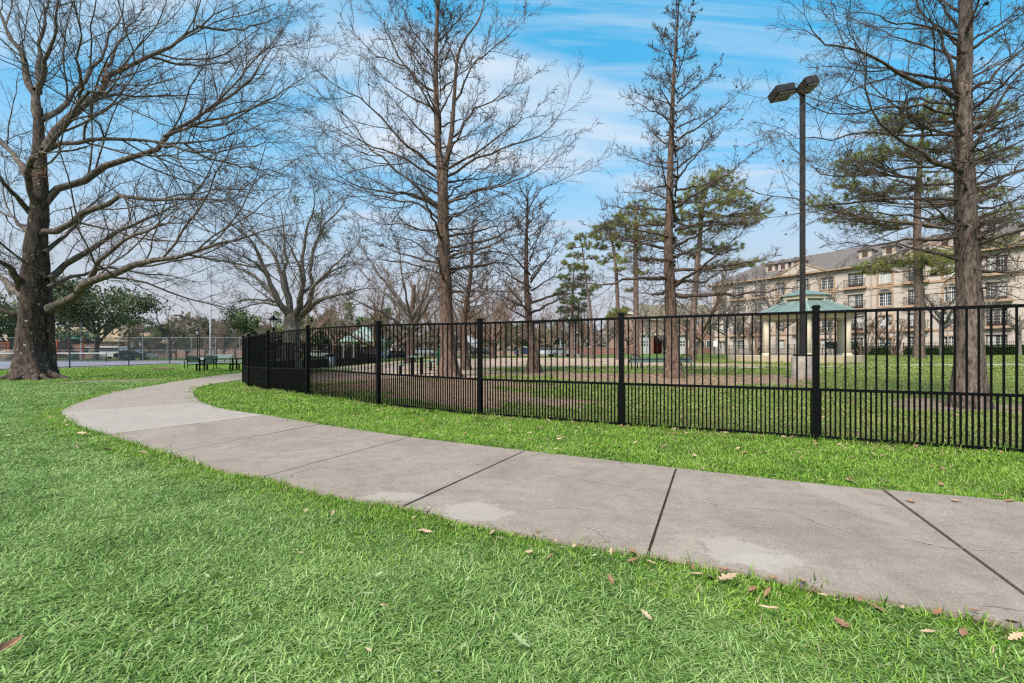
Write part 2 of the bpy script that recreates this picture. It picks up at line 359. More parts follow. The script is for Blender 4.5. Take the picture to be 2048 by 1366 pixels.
# pale filled cracks running over the slabs
FILL = mat('crack_filler', (0.38, 0.32, 0.27), 0.9, 0.2, 30, world=True)
for line in ([(740, 930), (800, 915), (870, 900), (880, 884)], [(690, 975), (735, 965)], [(760, 958), (830, 945), (895, 928)], [(1082, 942), (1150, 955), (1230, 968), (1310, 985)], [(1105, 930), (1118, 912)],
             [(1150, 1035), (1200, 1065), (1222, 1085)], [(1350, 995), (1450, 1008), (1560, 1020)], [(1585, 1022), (1640, 1045), (1700, 1062)], [(1790, 1072), (1900, 1092), (2040, 1104)], [(565, 910), (600, 904)], [(1410, 1045), (1560, 1055)]):
    g_ = [G(*p, 0.036)[:2] for p in line]; g_ = smooth_line(g_, 26) if len(g_) > 2 else resample(g_, 14)
    g_ = g_ + RNG.normal(0, 0.008, g_.shape); V = []; F = []; q = 0
    for i in range(len(g_) - 1):
        if RNG.random() < 0.3: continue
        d = g_[i + 1] - g_[i]; nrm = np.array([-d[1], d[0]]) / (np.linalg.norm(d) + 1e-6); w0, w1 = RNG.uniform(0.001, 0.0045, 2)
        for p, w in ((g_[i], w0), (g_[i + 1], w1)):
            for s_ in (-1, 1): V.append((*(p + nrm * w * s_), 0.0336))
        F.append((q, q + 2, q + 3, q + 1)); q += 4
    if F: MB().add(V, F).build('crack_filler', FILL, PATH)

# ---------------------------------------------------------------- other ground sheets
def blob(name, c, rx, ry, m, h=0.006, rot=0.0, n=48, rings=8, rough=0.12, seed=0, label=None, kind='structure'):
    r_ = np.random.default_rng(seed); ph = r_.uniform(0, 6.28, 8); am = r_.uniform(0.3, 1, 8)
    V = [(c[0], c[1], zg(c[0], c[1]) + h)]; T = []; Q = []
    for i in range(1, rings + 1):
        for k in range(n):
            a = 2 * pi * k / n; f = i / rings * (1 + rough * sum(am[q] * sin((q + 2) * a + ph[q]) for q in range(8)) / 2.2)
            x = rx * f * cos(a); y = ry * f * sin(a); X = c[0] + x * cos(rot) - y * sin(rot); Y = c[1] + x * sin(rot) + y * cos(rot)
            V.append((X, Y, zg(X, Y) + h * (1 if i < rings else -1.0)))
    for k in range(n):
        T.append((0, 1 + k, 1 + (k + 1) % n))
        for i in range(rings - 1):
            a0 = 1 + i * n; Q.append((a0 + k, a0 + n + k, a0 + n + (k + 1) % n, a0 + (k + 1) % n))
    return tag(link(name, np_mesh(name, V, Q, T, [m], True)), kind=kind)
def ribbon(name, pts, w, m, h=0.006, thick=0.0):
    c = smooth_line(pts, 60); d = np.gradient(c, axis=0); nrm = np.stack([-d[:, 1], d[:, 0]], 1); nrm /= np.linalg.norm(nrm, axis=1)[:, None]
    ws = np.broadcast_to(np.asarray(w, float), (60,)) if np.ndim(w) == 0 else np.interp(np.linspace(0, 1, 60), np.linspace(0, 1, len(w)), w)
    V = []; K = 4
    for i in range(60):
        for j in range(K + 1):
            p = c[i] + nrm[i] * ws[i] * (0.5 - j / K); V.append((p[0], p[1], zg(p[0], p[1]) + h))
    Q = [(i * (K + 1) + j, i * (K + 1) + j + 1, (i + 1) * (K + 1) + j + 1, (i + 1) * (K + 1) + j) for i in range(59) for j in range(K)]
    return tag(link(name, np_mesh(name, V, Q, mats=[m], smooth=True)), kind='structure')
DIRT = mat('granite_dirt', (0.29, 0.185, 0.13), 0.95, 0.3, 1.2, 0.6, 25, col2=(0.47, 0.335, 0.25), world=True)
MULCH = mat('mulch', (0.13, 0.075, 0.05), 0.95, 0.5, 9, 1.0, 30, col2=(0.34, 0.21, 0.145), world=True)
SOIL = mat('bare_soil', (0.12, 0.08, 0.055), 0.95, 0.4, 5, 0.8, 30, col2=(0.26, 0.19, 0.13), world=True)
PALEC = mat('pale_concrete', (0.42, 0.37, 0.32), 0.9, 0.14, 3, 0.3, 60, world=True)
blob('dirt_yard', (0.3, 39.5), 14.0, 18.8, DIRT, 0.005, rot=0.05, seed=3, rough=0.06)
blob('dirt_yard', (-3.6, 18.4), 3.6, 3.3, DIRT, 0.009, seed=5, rough=0.15)
blob('dirt_yard', (9.5, 25.5), 5.5, 3.2, DIRT, 0.010, seed=6, rough=0.12)
blob('mulch_bed', (5.8, 15.2), 4.2, 2.7, MULCH, 0.013, rot=-0.05, seed=8, rough=0.25)
blob('mulch_bed', (-2.4, 13.6), 3.4, 2.6, MULCH, 0.012, rot=-.5, seed=9, rough=0.3)
blob('mulch_bed', (-1.2, 10.6), 3.0, 1.2, MULCH, 0.014, rot=-.5, seed=19, rough=0.35)
blob('dirt_yard', (-7.6, 20.5), 4.0, 5.5, DIRT, 0.007, rot=.3, seed=15, rough=0.15)
blob('mulch_bed', (1.0, 17.4), 2.4, 1.2, MULCH, 0.016, seed=29, rough=0.35)
blob('bare_patch', (9.0, 9.0), 1.5, 1.1, SOIL, 0.01, seed=39, rough=0.35)
blob('bare_patch', G(235, 762)[:2], 1.6, 1.4, SOIL, 0.006, seed=11, rough=0.3)
blob('bare_patch', G(280, 741)[:2], 1.3, 1.0, SOIL, 0.006, seed=12, rough=0.3)
ribbon('park_path', [at(2300, 24.5)[:2], at(2048, 25.0)[:2], at(1800, 24.3)[:2], at(1600, 22.6)[:2], at(1440, 21.2)[:2], at(1330, 20.4)[:2], at(1200, 20.2)[:2], at(1080, 20.6)[:2]], [2.4, 2.4, 2.2, 1.3, .9, .7, .6, .5], PALEC, 0.02)
ASPH = mat('asphalt', (0.05, 0.05, 0.052), 0.9, 0.25, 2, 0.4, 80, world=True)
ribbon('road', [(150, 6), (88, 30), (46, 62), (14, 78), (-40, 88), (-140, 98)], 9.0, ASPH, 0.02)
CRT = mat('court_paint', (0.24, 0.255, 0.31), 0.85, 0.12, 0.5, 0.2, 60, world=True)
CRT2 = mat('court_apron', (0.25, 0.225, 0.265), 0.85, 0.12, 0.5, 0.2, 60, world=True)
WHT = mat('line_paint', (0.75, 0.74, 0.72), 0.8, 0.08, 3, world=True)
court = MB().prism([(-31.2, 25.5), (-31.2, 57), (-75, 57), (-75, 25.5)], -0.05, 0.012).build('tennis_court', CRT2); tag(court, kind='structure')
MB().add([(-44, 27, .016), (-44, 55.6, .016), (-73, 55.6, .016), (-73, 27, .016)][::-1], [(0, 1, 2, 3)]).build('court_surface', CRT, court)
for i, x in enumerate((-46.5, -47.9, -58.8, -60.2)): MB().add([(x, 30, .020), (x, 54.8, .020), (x - .08, 54.8, .020), (x - .08, 30, .020)][::-1], [(0, 1, 2, 3)]).build('court_line', WHT, court)
for y in (30.1, 36.5, 48.4, 54.7): MB().add([(-46.6, y, .024), (-46.6, y + .08, .024), (-60.2, y + .08, .024), (-60.2, y, .024)][::-1], [(0, 1, 2, 3)]).build('court_line', WHT, court)
# ---------------------------------------------------------------- black picket fence round the dog park
BLK = mat('black_powder_coat', (0.0025, 0.0025, 0.003), 0.45, 0.3, 20, spec=0.12)
FH = 1.66
FP = [(3.82 + 2 * 2.19, 5.72 - 2 * 1.06), (3.82 + 2.19, 5.72 - 1.06), (3.82, 5.72), (1.627, 6.76), (-0.554, 7.88), (-2.66, 9.07), (-4.93, 10.98), (-6.86, 12.8), (-8.37, 14.47)]
FP2 = [(-8.37, 14.47), (-9.75, 16.5), (-10.75, 18.75), (-11.6, 21.0), (-12.2, 23.4), (-12.6, 25.8), (-12.9, 28.3), (-13.1, 30.8), (-13.3, 33.2), (-13.45, 35.7), (-13.55, 38.2), (-13.6, 40.7), (-13.6, 43.2), (-13.6, 45.7), (-11.2, 46.0), (-8.8, 46.2), (-6.4, 46.4), (-4.0, 46.6), (-1.6, 46.8)]
FROOT = thing('picket_fence', (FP[2][0], FP[2][1], 0), 'black metal dog park fence with doubled lower pickets beside the path', 'fence')
FO = np.array([FP[2][0], FP[2][1], 0.0])
def post_mesh(w, h):
    b = MB(); hw = w / 2; b.box((0, 0, h / 2 - 0.05), (w, w, h + 0.1)); return b.mesh('post', BLK)
def cap_mesh(w):
    c = w * 0.62; b = MB(); b.add([(-c, -c, 0), (c, -c, 0), (c, c, 0), (-c, c, 0), (-c, -c, .022), (c, -c, .022), (c, c, .022), (-c, c, .022), (-c * .5, -c * .5, .036), (c * .5, -c * .5, .036), (c * .5, c * .5, .036), (-c * .5, c * .5, .036)],
        [(0, 3, 2, 1), (0, 1, 5, 4), (1, 2, 6, 5), (2, 3, 7, 6), (3, 0, 4, 7), (4, 5, 9, 8), (5, 6, 10, 9), (6, 7, 11, 10), (7, 4, 8, 11), (8, 9, 10, 11)]); return b.mesh('cap', BLK)
PM, CM = post_mesh(0.072, FH), cap_mesh(0.072)
up_m = MB().box((0, 0, (FH - 0.06 + 0.03) / 2), (0.018, 0.018, FH - 0.09)).mesh('picket', BLK)
lo_m = MB().box((0, 0, (0.62 + 0.03) / 2), (0.018, 0.018, 0.59)).mesh('picket', BLK)
def rail_box(b, a, c, z, w, h):
    za, zc = zg(*a), zg(*c); b.bar((a[0], a[1], za + z), (c[0], c[1], zc + z), w, h)
def run(pts, far):
    mb_p = MB()
    for i in range(len(pts) - 1):
        a, c = np.array(pts[i]), np.array(pts[i + 1]); d = c - a; Ln = np.linalg.norm(d); u = d / Ln; rz = atan2(u[1], u[0])
        ai, ci = a + u * 0.037, c - u * 0.037
        for z, w, h in ((FH - 0.055, 0.034, 0.036), (0.635, 0.034, 0.034), (0.045, 0.034, 0.03)):
            b = MB(); za, zc = zg(*ai), zg(*ci)
            b.bar((ai[0] - FO[0], ai[1] - FO[1], za + z), (ci[0] - FO[0], ci[1] - FO[1], zc + z), w, h); b.build('rail', BLK, FROOT)
        n = 23; sp = Ln / (n + 1)
        for k in range(2 * n + 1):
            p = a + u * sp * (k + 1) / 2; z = zg(*p); full = k % 2 == 1
            if not far:
                if p[0] / max(p[1], .1) > 1.30: continue
                o = link('picket', up_m if full else lo_m, FROOT, (p[0] - FO[0], p[1] - FO[1], z)); o.rotation_euler = (0, 0, rz)
            else:
                h = FH - 0.09 if full else 0.59; mb_p.box((p[0] - FO[0], p[1] - FO[1], z + 0.03 + h / 2), (0.018, 0.018, h), rz)
    for i, p in enumerate(pts[(1 if far else 0):]):
        j = i + (1 if far else 0); q0 = np.array(pts[max(j - 1, 0)]); q1 = np.array(pts[min(j + 1, len(pts) - 1)]); rz = atan2(*(q1 - q0)[::-1])
        o = link('post', PM, FROOT, (p[0] - FO[0], p[1] - FO[1], zg(*p))); o.rotation_euler = (0, 0, rz)
        link('cap', CM, o, (0, 0, FH))
    if far: mb_p.build('far_pickets', BLK, FROOT, kind='stuff')
run(FP, False); run(FP2, True)
# ---------------------------------------------------------------- trees
def bark(name, dark, light, stretch=(6, 6, 0.9), scale=2.2, bump=1.5, spot=None, spots=0.62, fleck=None):
    m = bpy.data.materials.new(name); m.use_nodes = True; t = m.node_tree; b = t.nodes['Principled BSDF']; b.inputs['Roughness'].default_value = 0.92; b.inputs['Specular IOR Level'].default_value = 0.2
    src = N(t, 'ShaderNodeTexCoord').outputs['Object']
    def nz(s, st, d=7, r=0.65):
        q = N(t, 'ShaderNodeMapping'); q.inputs['Scale'].default_value = st; L(t, src, q.inputs[0])
        n = N(t, 'ShaderNodeTexNoise'); n.inputs['Scale'].default_value = s; n.inputs['Detail'].default_value = d; n.inputs['Roughness'].default_value = r; n.inputs['Distortion'].default_value = 0.4; L(t, q.outputs[0], n.inputs['Vector']); return n.outputs[0]
    h = nz(scale, stretch)
    rp = N(t, 'ShaderNodeValToRGB'); e = rp.color_ramp.elements; e[0].position = 0.36; e[1].position = 0.66; e[0].color = (*dark, 1); e[1].color = (*light, 1); L(t, h, rp.inputs[0])
    c = rp.outputs[0]
    if spot is not None:
        f = N(t, 'ShaderNodeMapRange'); f.inputs['From Min'].default_value = spots; f.inputs['From Max'].default_value = spots + 0.08; L(t, nz(1.7, (1.3, 1.3, 0.8), 8, 0.7), f.inputs['Value'])
        mx = N(t, 'ShaderNodeMix', data_type='RGBA'); L(t, math_n(t, 'MULTIPLY', f.outputs[0], 0.8), mx.inputs['Factor']); L(t, c, mx.inputs['A']); mx.inputs['B'].default_value = (*spot, 1); c = mx.outputs['Result']
    if fleck:
        f2 = N(t, 'ShaderNodeMapRange'); f2.inputs['From Min'].default_value = 0.66; f2.inputs['From Max'].default_value = 0.70; L(t, nz(7.5, (1.2, 1.2, .8), 3, 0.5), f2.inputs['Value'])
        m2 = N(t, 'ShaderNodeMix', data_type='RGBA'); L(t, math_n(t, 'MULTIPLY', f2.outputs[0], 0.85), m2.inputs['Factor']); L(t, c, m2.inputs['A']); m2.inputs['B'].default_value = (*fleck, 1); c = m2.outputs['Result']
    L(t, c, b.inputs['Base Color'])
    bp = N(t, 'ShaderNodeBump'); bp.inputs['Strength'].default_value = 1.0; bp.inputs['Distance'].default_value = 0.02 * bump; L(t, h, bp.inputs['Height']); L(t, bp.outputs[0], b.inputs['Normal'])
    return m
B_OAK = bark('oak_bark', (0.022, 0.015, 0.011), (0.115, 0.085, 0.068), stretch=(5, 5, 1.6), spot=(0.20, 0.175, 0.15), spots=0.63, fleck=(0.42, 0.40, 0.36))
B_OAKL = bark('oak_limb_bark', (0.04, 0.031, 0.025), (0.185, 0.15, 0.125), stretch=(4, 4, 2), spot=(0.26, 0.24, 0.21), spots=.60)
B_OAKT = bark('oak_twig', (0.045, 0.035, 0.03), (0.14, 0.115, 0.10), stretch=(3, 3, 3))
B_OAK2 = bark('pale_oak_bark', (0.06, 0.05, 0.04), (0.24, 0.21, 0.175), spot=(0.33, 0.33, 0.27), spots=0.56)
B_CYP = bark('cypress_bark', (0.045, 0.028, 0.02), (0.25, 0.165, 0.125), stretch=(9, 9, 1.8), scale=2.4, bump=1.8, spot=(0.30, 0.25, 0.21), spots=0.62)
B_CYPG = bark('grey_cypress_bark', (0.04, 0.03, 0.025), (0.225, 0.17, 0.14), stretch=(8, 8, 2.0), scale=2.4, bump=1.8, spot=(0.33, 0.29, 0.26), spots=0.60)
B_CYPT = bark('cypress_twig', (0.042, 0.03, 0.025), (0.145, 0.105, 0.085), stretch=(3, 3, 3))
B_CYPL = bark('cypress_limb_bark', (0.035, 0.026, 0.022), (0.15, 0.115, 0.095), stretch=(4, 4, 2), spot=(0.22, 0.19, 0.17), spots=.62)
B_PINE = bark('pine_bark', (0.06, 0.042, 0.034), (0.23, 0.165, 0.135), stretch=(6, 6, 2.2), scale=2.0, bump=1.6)
B_BROWN = bark('brown_twig', (0.12, 0.08, 0.06), (0.30, 0.21, 0.165), stretch=(2, 2, 2))
B_GREY = bark('grey_bark', (0.09, 0.075, 0.065), (0.26, 0.23, 0.20), stretch=(3, 3, 1))

def norm(v): return v / (np.linalg.norm(v, axis=-1, keepdims=True) + 1e-9)
def tubes(pts, rad, sides):
    """pts (N,P,3) rad (N,P) -> verts, quads"""
    n, p, _ = pts.shape
    t = np.empty_like(pts); t[:, 1:-1] = pts[:, 2:] - pts[:, :-2]; t[:, 0] = pts[:, 1] - pts[:, 0]; t[:, -1] = pts[:, -1] - pts[:, -2]; t = norm(t)
    av = norm(pts[:, -1] - pts[:, 0]); ref = np.where(np.abs(av[:, 2:3]) < 0.8, np.array([[0, 0, 1.0]]), np.array([[1.0, 0, 0]]))[:, None, :]
    u = norm(np.cross(t, ref)); w = np.cross(u, t)
    a = np.arange(sides) * 2 * pi / sides
    V = pts[:, :, None, :] + (u[:, :, None, :] * np.cos(a)[None, None, :, None] + w[:, :, None, :] * np.sin(a)[None, None, :, None]) * rad[:, :, None, None]
    base = (np.arange(n) * p * sides)[:, None, None] + (np.arange(p - 1) * sides)[None, :, None]; k = np.arange(sides)[None, None, :]; k2 = (k + 1) % sides
    Q = np.stack([base + k, base + k2, base + sides + k2, base + sides + k], -1).reshape(-1, 4)
    return V.reshape(-1, 3), Q
def merge(parts):
    Vs, Qs, o = [], [], 0
    for V, Q in parts: Vs.append(V); Qs.append(Q + o); o += len(V)
    return np.concatenate(Vs), np.concatenate(Qs)
def sprout(r, pts, rad, n, tlo, thi, ang, lenf, rf, P_=5, wander=0.18, trop=0.05, rmin=0.004, lmin=0.0, lmax=99, tprof=0.55, flat=0.0, even=False, kr=0.0085):
    N_, M, _ = pts.shape
    idx = np.repeat(np.arange(N_), n)
    if even:
        t = (np.tile((np.arange(n) + 0.5) / n, N_) + r.uniform(-0.5, 0.5, N_ * n) / n) * (thi - tlo) + tlo
    else: t = r.uniform(tlo, thi, len(idx))
    t = np.clip(t, 0, 0.999); f = t * (M - 1); i = np.minimum(f.astype(int), M - 2); w = (f - i)[:, None]
    p0 = pts[idx, i] * (1 - w) + pts[idx, i + 1] * w; tan = norm(pts[idx, i + 1] - pts[idx, i]); r0 = rad[idx, i] * (1 - w[:, 0]) + rad[idx, i + 1] * w[:, 0]
    Lp = np.linalg.norm(np.diff(pts, axis=1), axis=2).sum(1)[idx]
    q = r.normal(size=(len(idx), 3)); q[:, 2] *= (1 - flat); perp = norm(q - tan * (q * tan).sum(1, keepdims=True))
    a = np.radians(r.normal(ang, ang * 0.22, len(idx)))[:, None]
    d = norm(tan * np.cos(a) + perp * np.sin(a))
    Ln = np.clip(Lp * lenf * (1 - tprof * t) * r.uniform(0.55, 1.25, len(idx)), lmin, lmax)
    out = np.empty((len(idx), P_, 3)); out[:, 0] = p0
    for k in range(1, P_):
        d = norm(d + r.normal(0, wander, d.shape) + np.array([0, 0, trop])); out[:, k] = out[:, k - 1] + d * (Ln / (P_ - 1))[:, None]
    rr = np.maximum(np.minimum(r0 * rf, kr * Ln), rmin)[:, None] * np.linspace(1, 0.4, P_)[None, :]; rr = np.maximum(rr, rmin * 0.6)
    return out, rr
def limb_arr(lines, n=12):
    return np.stack([smooth_line(l, n) for l in lines])
def trunk_mesh(name, line, rads, m, sides=22, rings=48, flare=0.0, flutes=6, knots=0.03, seed=0, roots=None, base=None):
    r = np.random.default_rng(seed); c = smooth_line(line, rings); d = np.r_[0, np.cumsum(np.linalg.norm(np.diff(np.asarray(line, float), axis=0), axis=1))]; tt = np.linspace(0, d[-1], rings)
    R = np.interp(tt, d, rads); a = np.arange(sides) * 2 * pi / sides; ph = r.uniform(0, 6.28, 12)
    V = np.empty((rings, sides, 3))
    for i in range(rings):
        h = tt[i]; fl = np.exp(-h / max(0.42, rads[0] * 1.1))
        rr = R[i] * (1 + flare * fl * (0.75 + 0.65 * np.cos(flutes * a + ph[0] + 0.4 * np.sin(3 * a))) + 0.06 * np.sin(3 * a + ph[1] + h * 0.5) * 1 + 0.035 * np.sin(7 * a + ph[2] + 0.35 * h) + 0.03 * np.sin(11 * a + ph[3] - 0.5 * h))
        rr = rr * (1 + r.normal(0, knots, sides) * 0.6 + 0.03 * np.sin(2.3 * h + ph[4]) * np.sin(a + ph[5]) + 0.035 * np.sin(5.1 * h + 2 * a + ph[6]))
        V[i, :, 0] = c[i, 0] + rr * np.cos(a); V[i, :, 1] = c[i, 1] + rr * np.sin(a); V[i, :, 2] = c[i, 2]
    k = np.arange(sides); Q = np.concatenate([np.stack([i * sides + k, i * sides + (k + 1) % sides, (i + 1) * sides + (k + 1) % sides, (i + 1) * sides + k], 1) for i in range(rings - 1)])
    V = V.reshape(-1, 3)
    if roots is not None: V, Q = merge([(V, Q)] + [tubes(*rt) for rt in roots])
    return V, Q
def put(name, VQ, m, root, origin, kind=None, label=None, smooth=True, tris=None):
    V, Q = VQ; o = link(name, np_mesh(name, V - origin, Q, tris, [m], smooth), root)
    if kind: o['kind'] = kind
    if label: o['label'] = label
    return o
def specks(pts, size, r, m, name, root, origin, kind='stuff', flat=0.35):
    n = len(pts); s = r.uniform(0.6, 1.3, n)[:, None] * size; u = norm(r.normal(size=(n, 3))); w = norm(np.cross(u, r.normal(size=(n, 3))))
    a, b_, c, e = pts - u * s, pts + w * s * flat + [0, 0, .0], pts + u * s, pts - w * s * flat
    V = np.stack([a, b_, c, e], 1).reshape(-1, 3); Q = np.arange(4 * n).reshape(-1, 4)
    return put(name, (V, Q), m, root, origin, kind, smooth=False)
LEAFDEAD = mat('dead_leaf', (0.05, 0.032, 0.022), 0.8, 0.4, 3, col2=(0.15, 0.09, 0.05))
LEAFRED = mat('rusty_leaf', (0.13, 0.055, 0.035), 0.8, 0.4, 3, col2=(0.28, 0.13, 0.07))
CONE = mat('cypress_cone', (0.03, 0.022, 0.018), 0.8, 0.3, 5)

def bare_tree(name, base, label, trunk_line, trunk_r, limbs, limb_r, mats_, seed, lv=((7, 45, 0.42), (7, 42, 0.45), (5, 40, 0.5)), flare=0.5, flutes=6, wander=0.14, trop=(0.05, 0.05, 0.03), rmin=0.006, group=None, extra=None, dead=0, cones=0, trunks=None, roots=None, sides=22, flat=0.0, cat='tree', leafspots=None):
    """limbs: list of 3-D polylines; each becomes a part with its secondary boughs, the fine growth is one mass"""
    r = np.random.default_rng(seed); base = np.asarray(base, float); root = thing(name, base, label, cat, group); tm, lm, wm = mats_
    for q, (ln, rd) in enumerate([(trunk_line, trunk_r)] + list(trunks or [])):
        put('trunk', trunk_mesh(name, ln, rd, tm, sides=sides, flare=flare if q == 0 else flare * 0.8, flutes=flutes, seed=seed + q, roots=roots if q == 0 else None), tm, root, base)
    lp = limb_arr(limbs, 14); lr = np.stack([np.maximum(np.linspace(1, 0, 14) ** 1.15 * a * 0.94 + a * 0.06, rmin * 1.2) for a in limb_r])
    lp[:, 1:] += r.normal(0, 0.02, lp[:, 1:].shape) * np.linalg.norm(lp[:, -1:] - lp[:, :1], axis=2, keepdims=True) * 0.35
    (n1_, a1, f1), (n2_, a2, f2), (n3_, a3, f3) = lv
    s1p, s1r = sprout(r, lp, lr, n1_, 0.12, 0.98, a1, f1, 0.6, 8, wander, trop[0], rmin * 1.3, flat=flat, even=True, tprof=.35)
    for i in range(len(limbs)):
        put('limb', merge([tubes(lp[i:i + 1], lr[i:i + 1] * r.uniform(.9, 1.12, (1, 14)), 9), tubes(s1p[i * n1_:(i + 1) * n1_], s1r[i * n1_:(i + 1) * n1_], 5)]), lm, root, base)
    tips = lp[:, 6:]; tipr = lr[:, 6:]
    s2p, s2r = sprout(r, s1p, s1r, n2_, 0.12, 1.0, a2, f2, 0.62, 5, wander * 1.2, trop[1], rmin, flat=flat, even=True)
    t2p, t2r = sprout(r, tips, tipr, n2_ + 5, 0.1, 1.0, a2, f2 * 0.55, 0.55, 5, wander * 1.2, trop[1], rmin, flat=flat, even=True)
    s3p, s3r = sprout(r, np.concatenate([s2p, t2p]), np.concatenate([s2r, t2r]), n3_, 0.1, 1.0, a3, f3, 0.7, 3, wander * 1.3, trop[2], rmin * 0.85, flat=flat, even=True)
    mesh = [tubes(s2p, s2r, 3), tubes(t2p, t2r, 3), tubes(s3p, s3r, 3)]
    if extra is not None: mesh += extra(r)
    put('twigs', merge(mesh), wm, root, base, kind='stuff')
    ends = s3p[:, -1]
    if dead:
        c = ends[r.integers(0, len(ends), 40)]; near = ends[r.integers(0, len(ends), dead)]
        specks(near + r.normal(0, 0.03, near.shape), 0.05, r, LEAFDEAD, 'dead_leaves', root, base)
    if cones:
        near = ends[r.integers(0, len(ends), cones)]
        specks(near - [0, 0, 0.03], 0.035, r, CONE, 'cones', root, base, flat=0.8)
    if leafspots is not None:
        for (m_, ctr, rad_, cnt, sz) in leafspots:
            pts = np.asarray(ctr) + r.normal(0, 1, (cnt, 3)) * rad_ * 0.5
            specks(pts, sz, r, m_, 'leaf_clump', root, base)
    return root

# --- big old oak on the left: limbs follow the photograph, their depth fans out round the trunk
OB = G(70, 759); OY = OB[1]
def PL(pts, Y0, dy): 
    n = len(pts); return [P(x, y, Y0 + dy * (i / (n - 1)) ** 0.8) for i, (x, y) in enumerate(pts)]
oak_px = [
 ([(78, 463), (135, 443), (230, 404), (311, 402), (369, 398), (430, 400), (500, 420), (575, 450)], -2.5, .20),
 ([(85, 410), (98, 393), (156, 361), (230, 328), (287, 303), (328, 273), (410, 221), (492, 172), (537, 102), (578, 45)], 1.5, .25),
 ([(76, 425), (57, 365), (55, 328), (94, 295), (148, 230), (176, 189), (221, 176), (287, 168), (360, 158)], -3.5, .20),
 ([(90, 300), (139, 238), (172, 201), (205, 164), (254, 131), (303, 115), (348, 90), (393, 53), (443, 25), (500, -10)], 2.8, .26),
 ([(95, 300), (131, 283), (184, 283), (246, 279), (311, 283), (369, 287), (430, 279), (492, 246), (545, 215)], -1.5, .15),
 ([(100, 618), (149, 592), (184, 562), (200, 547), (287, 529), (369, 512), (434, 488), (512, 471), (575, 455)], -3.0, .30),
 ([(176, 568), (195, 535), (213, 512), (254, 480), (311, 455), (369, 441), (405, 433)], -2.0, .17),
 ([(92, 560), (107, 547), (149, 517), (194, 497), (262, 451), (303, 434), (348, 410), (420, 390)], 2.0, .22),
 ([(88, 505), (124, 477), (154, 447), (176, 417), (220, 380), (280, 352)], 3.0, .15),
 ([(95, 575), (150, 552), (220, 538), (300, 548), (360, 556), (410, 570)], 3.2, .14),
 ([(156, 205), (164, 180), (156, 135), (156, 82), (150, 25), (140, -40)], -3.8, .12),
 ([(44, 578), (25, 540), (0, 525), (-45, 508), (-110, 500)], -2.5, .26),
 ([(46, 598), (10, 562), (-30, 540), (-90, 520)], 2.5, .28),
 ([(44, 633), (0, 619), (-50, 605), (-120, 600)], -1.0, .20),
 ([(62, 360), (33, 320), (0, 279), (-40, 235), (-100, 190)], 1.5, .22),
 ([(60, 425), (25, 385), (0, 357), (-50, 325), (-110, 300)], -2.5, .17),
 ([(62, 470), (30, 440), (-5, 420), (-60, 400)], 3.0, .15),
 ([(78, 240), (61, 172), (33, 90), (0, 33), (-40, -40)], 0.5, .26),
 ([(72, 180), (78, 94), (94, 0), (100, -60)], 1.5, .18),
 ([(78, 186), (86, 139), (107, 74), (111, 33), (125, -40)], -1.5, .18),
 ([(82, 240), (135, 201), (180, 150), (215, 90), (240, 20), (260, -50)], 3.5, .18),
 ([(172, 201), (230, 190), (300, 195), (380, 190), (450, 195)], 3.8, .13),
 ([(205, 164), (230, 100), (262, 50), (300, -10)], 2.0, .13),
 ([(328, 273), (400, 245), (470, 232), (540, 205), (600, 165), (640, 120)], -1.0, .10), ([(311, 283), (390, 305), (470, 300), (540, 285), (605, 290)], -2.0, .09), ([(369, 287), (430, 320), (500, 335), (560, 345), (600, 370)], 1.5, .09), ([(393, 53), (470, 60), (540, 40), (600, 15)], 2.5, .09), ([(410, 221), (470, 170), (520, 110), (560, 90), (615, 85)], 1.0, .09), ([(303, 115), (380, 130), (450, 125), (520, 95)], 3.0, .09)]
limbs = [PL(p, OY + (0.0 if p[0][0] < 120 else d * 0.35), d) for p, d, r_ in oak_px]; lrs = [r_ for _, _, r_ in oak_px]
tl = [OB + [0.05, 0, -0.15], P(60, 700, OY), P(63, 620, OY), P(70, 500, OY), P(78, 430, OY), P(80, 340, OY), P(78, 270, OY), P(78, 215, OY)]
t2 = [P(96, 758, OY + 0.5) + [0, 0, -0.2], P(94, 690, OY + .5), P(93, 620, OY + .5), P(88, 560, OY + .5), P(84, 480, OY + .4), P(84, 420, OY + .2)]
rr_ = np.random.default_rng(5); rts = []
for (dx, dy, ln) in ((-1.5, -.3, 1.7), (-1.1, -.8, 1.3), (1.2, -.6, 1.5), (1.6, .2, 1.6), (.1, -1, 1.1), (1.0, -.9, 1.4), (-1.3, .6, 1.2)):
    e = norm(np.array([dx, dy, 0.0])); pp = np.array([OB + e * (0.30 + ln * k / 6) + [0, 0, 0.34 * (1 - k / 6) ** 2.4 - 0.07 * k / 6] + rr_.normal(0, 0.03, 3) for k in range(7)])
    rts.append((pp[None], np.linspace(0.17, 0.05, 7)[None], 8))
bare_tree('oak_tree', OB, 'huge bare oak with thick mottled twin trunk and sprawling limbs left of the path', tl, [0.56, .44, .39, .345, .30, .24, .18, .13], limbs, [q * .64 for q in lrs], (B_OAK, B_OAKL, B_OAKT), 21,
          lv=((13, 40, 0.46), (9, 38, 0.46), (7, 36, 0.5)), trunks=[(t2, [.33, .27, .24, .22, .19, .14])], roots=rts, flare=0.6, flutes=7, wander=0.15, trop=(0.07, 0.05, 0.03), rmin=0.0062, dead=700,
          leafspots=[(LEAFRED, P(225, 155, OY - 2), 0.8, 260, 0.06), (LEAFDEAD, P(450, 350, OY - 2), 0.9, 240, 0.06), (LEAFRED, P(85, 345, OY - .4), 0.35, 120, 0.05), (LEAFDEAD, P(150, 310, OY), 0.8, 120, 0.05)])

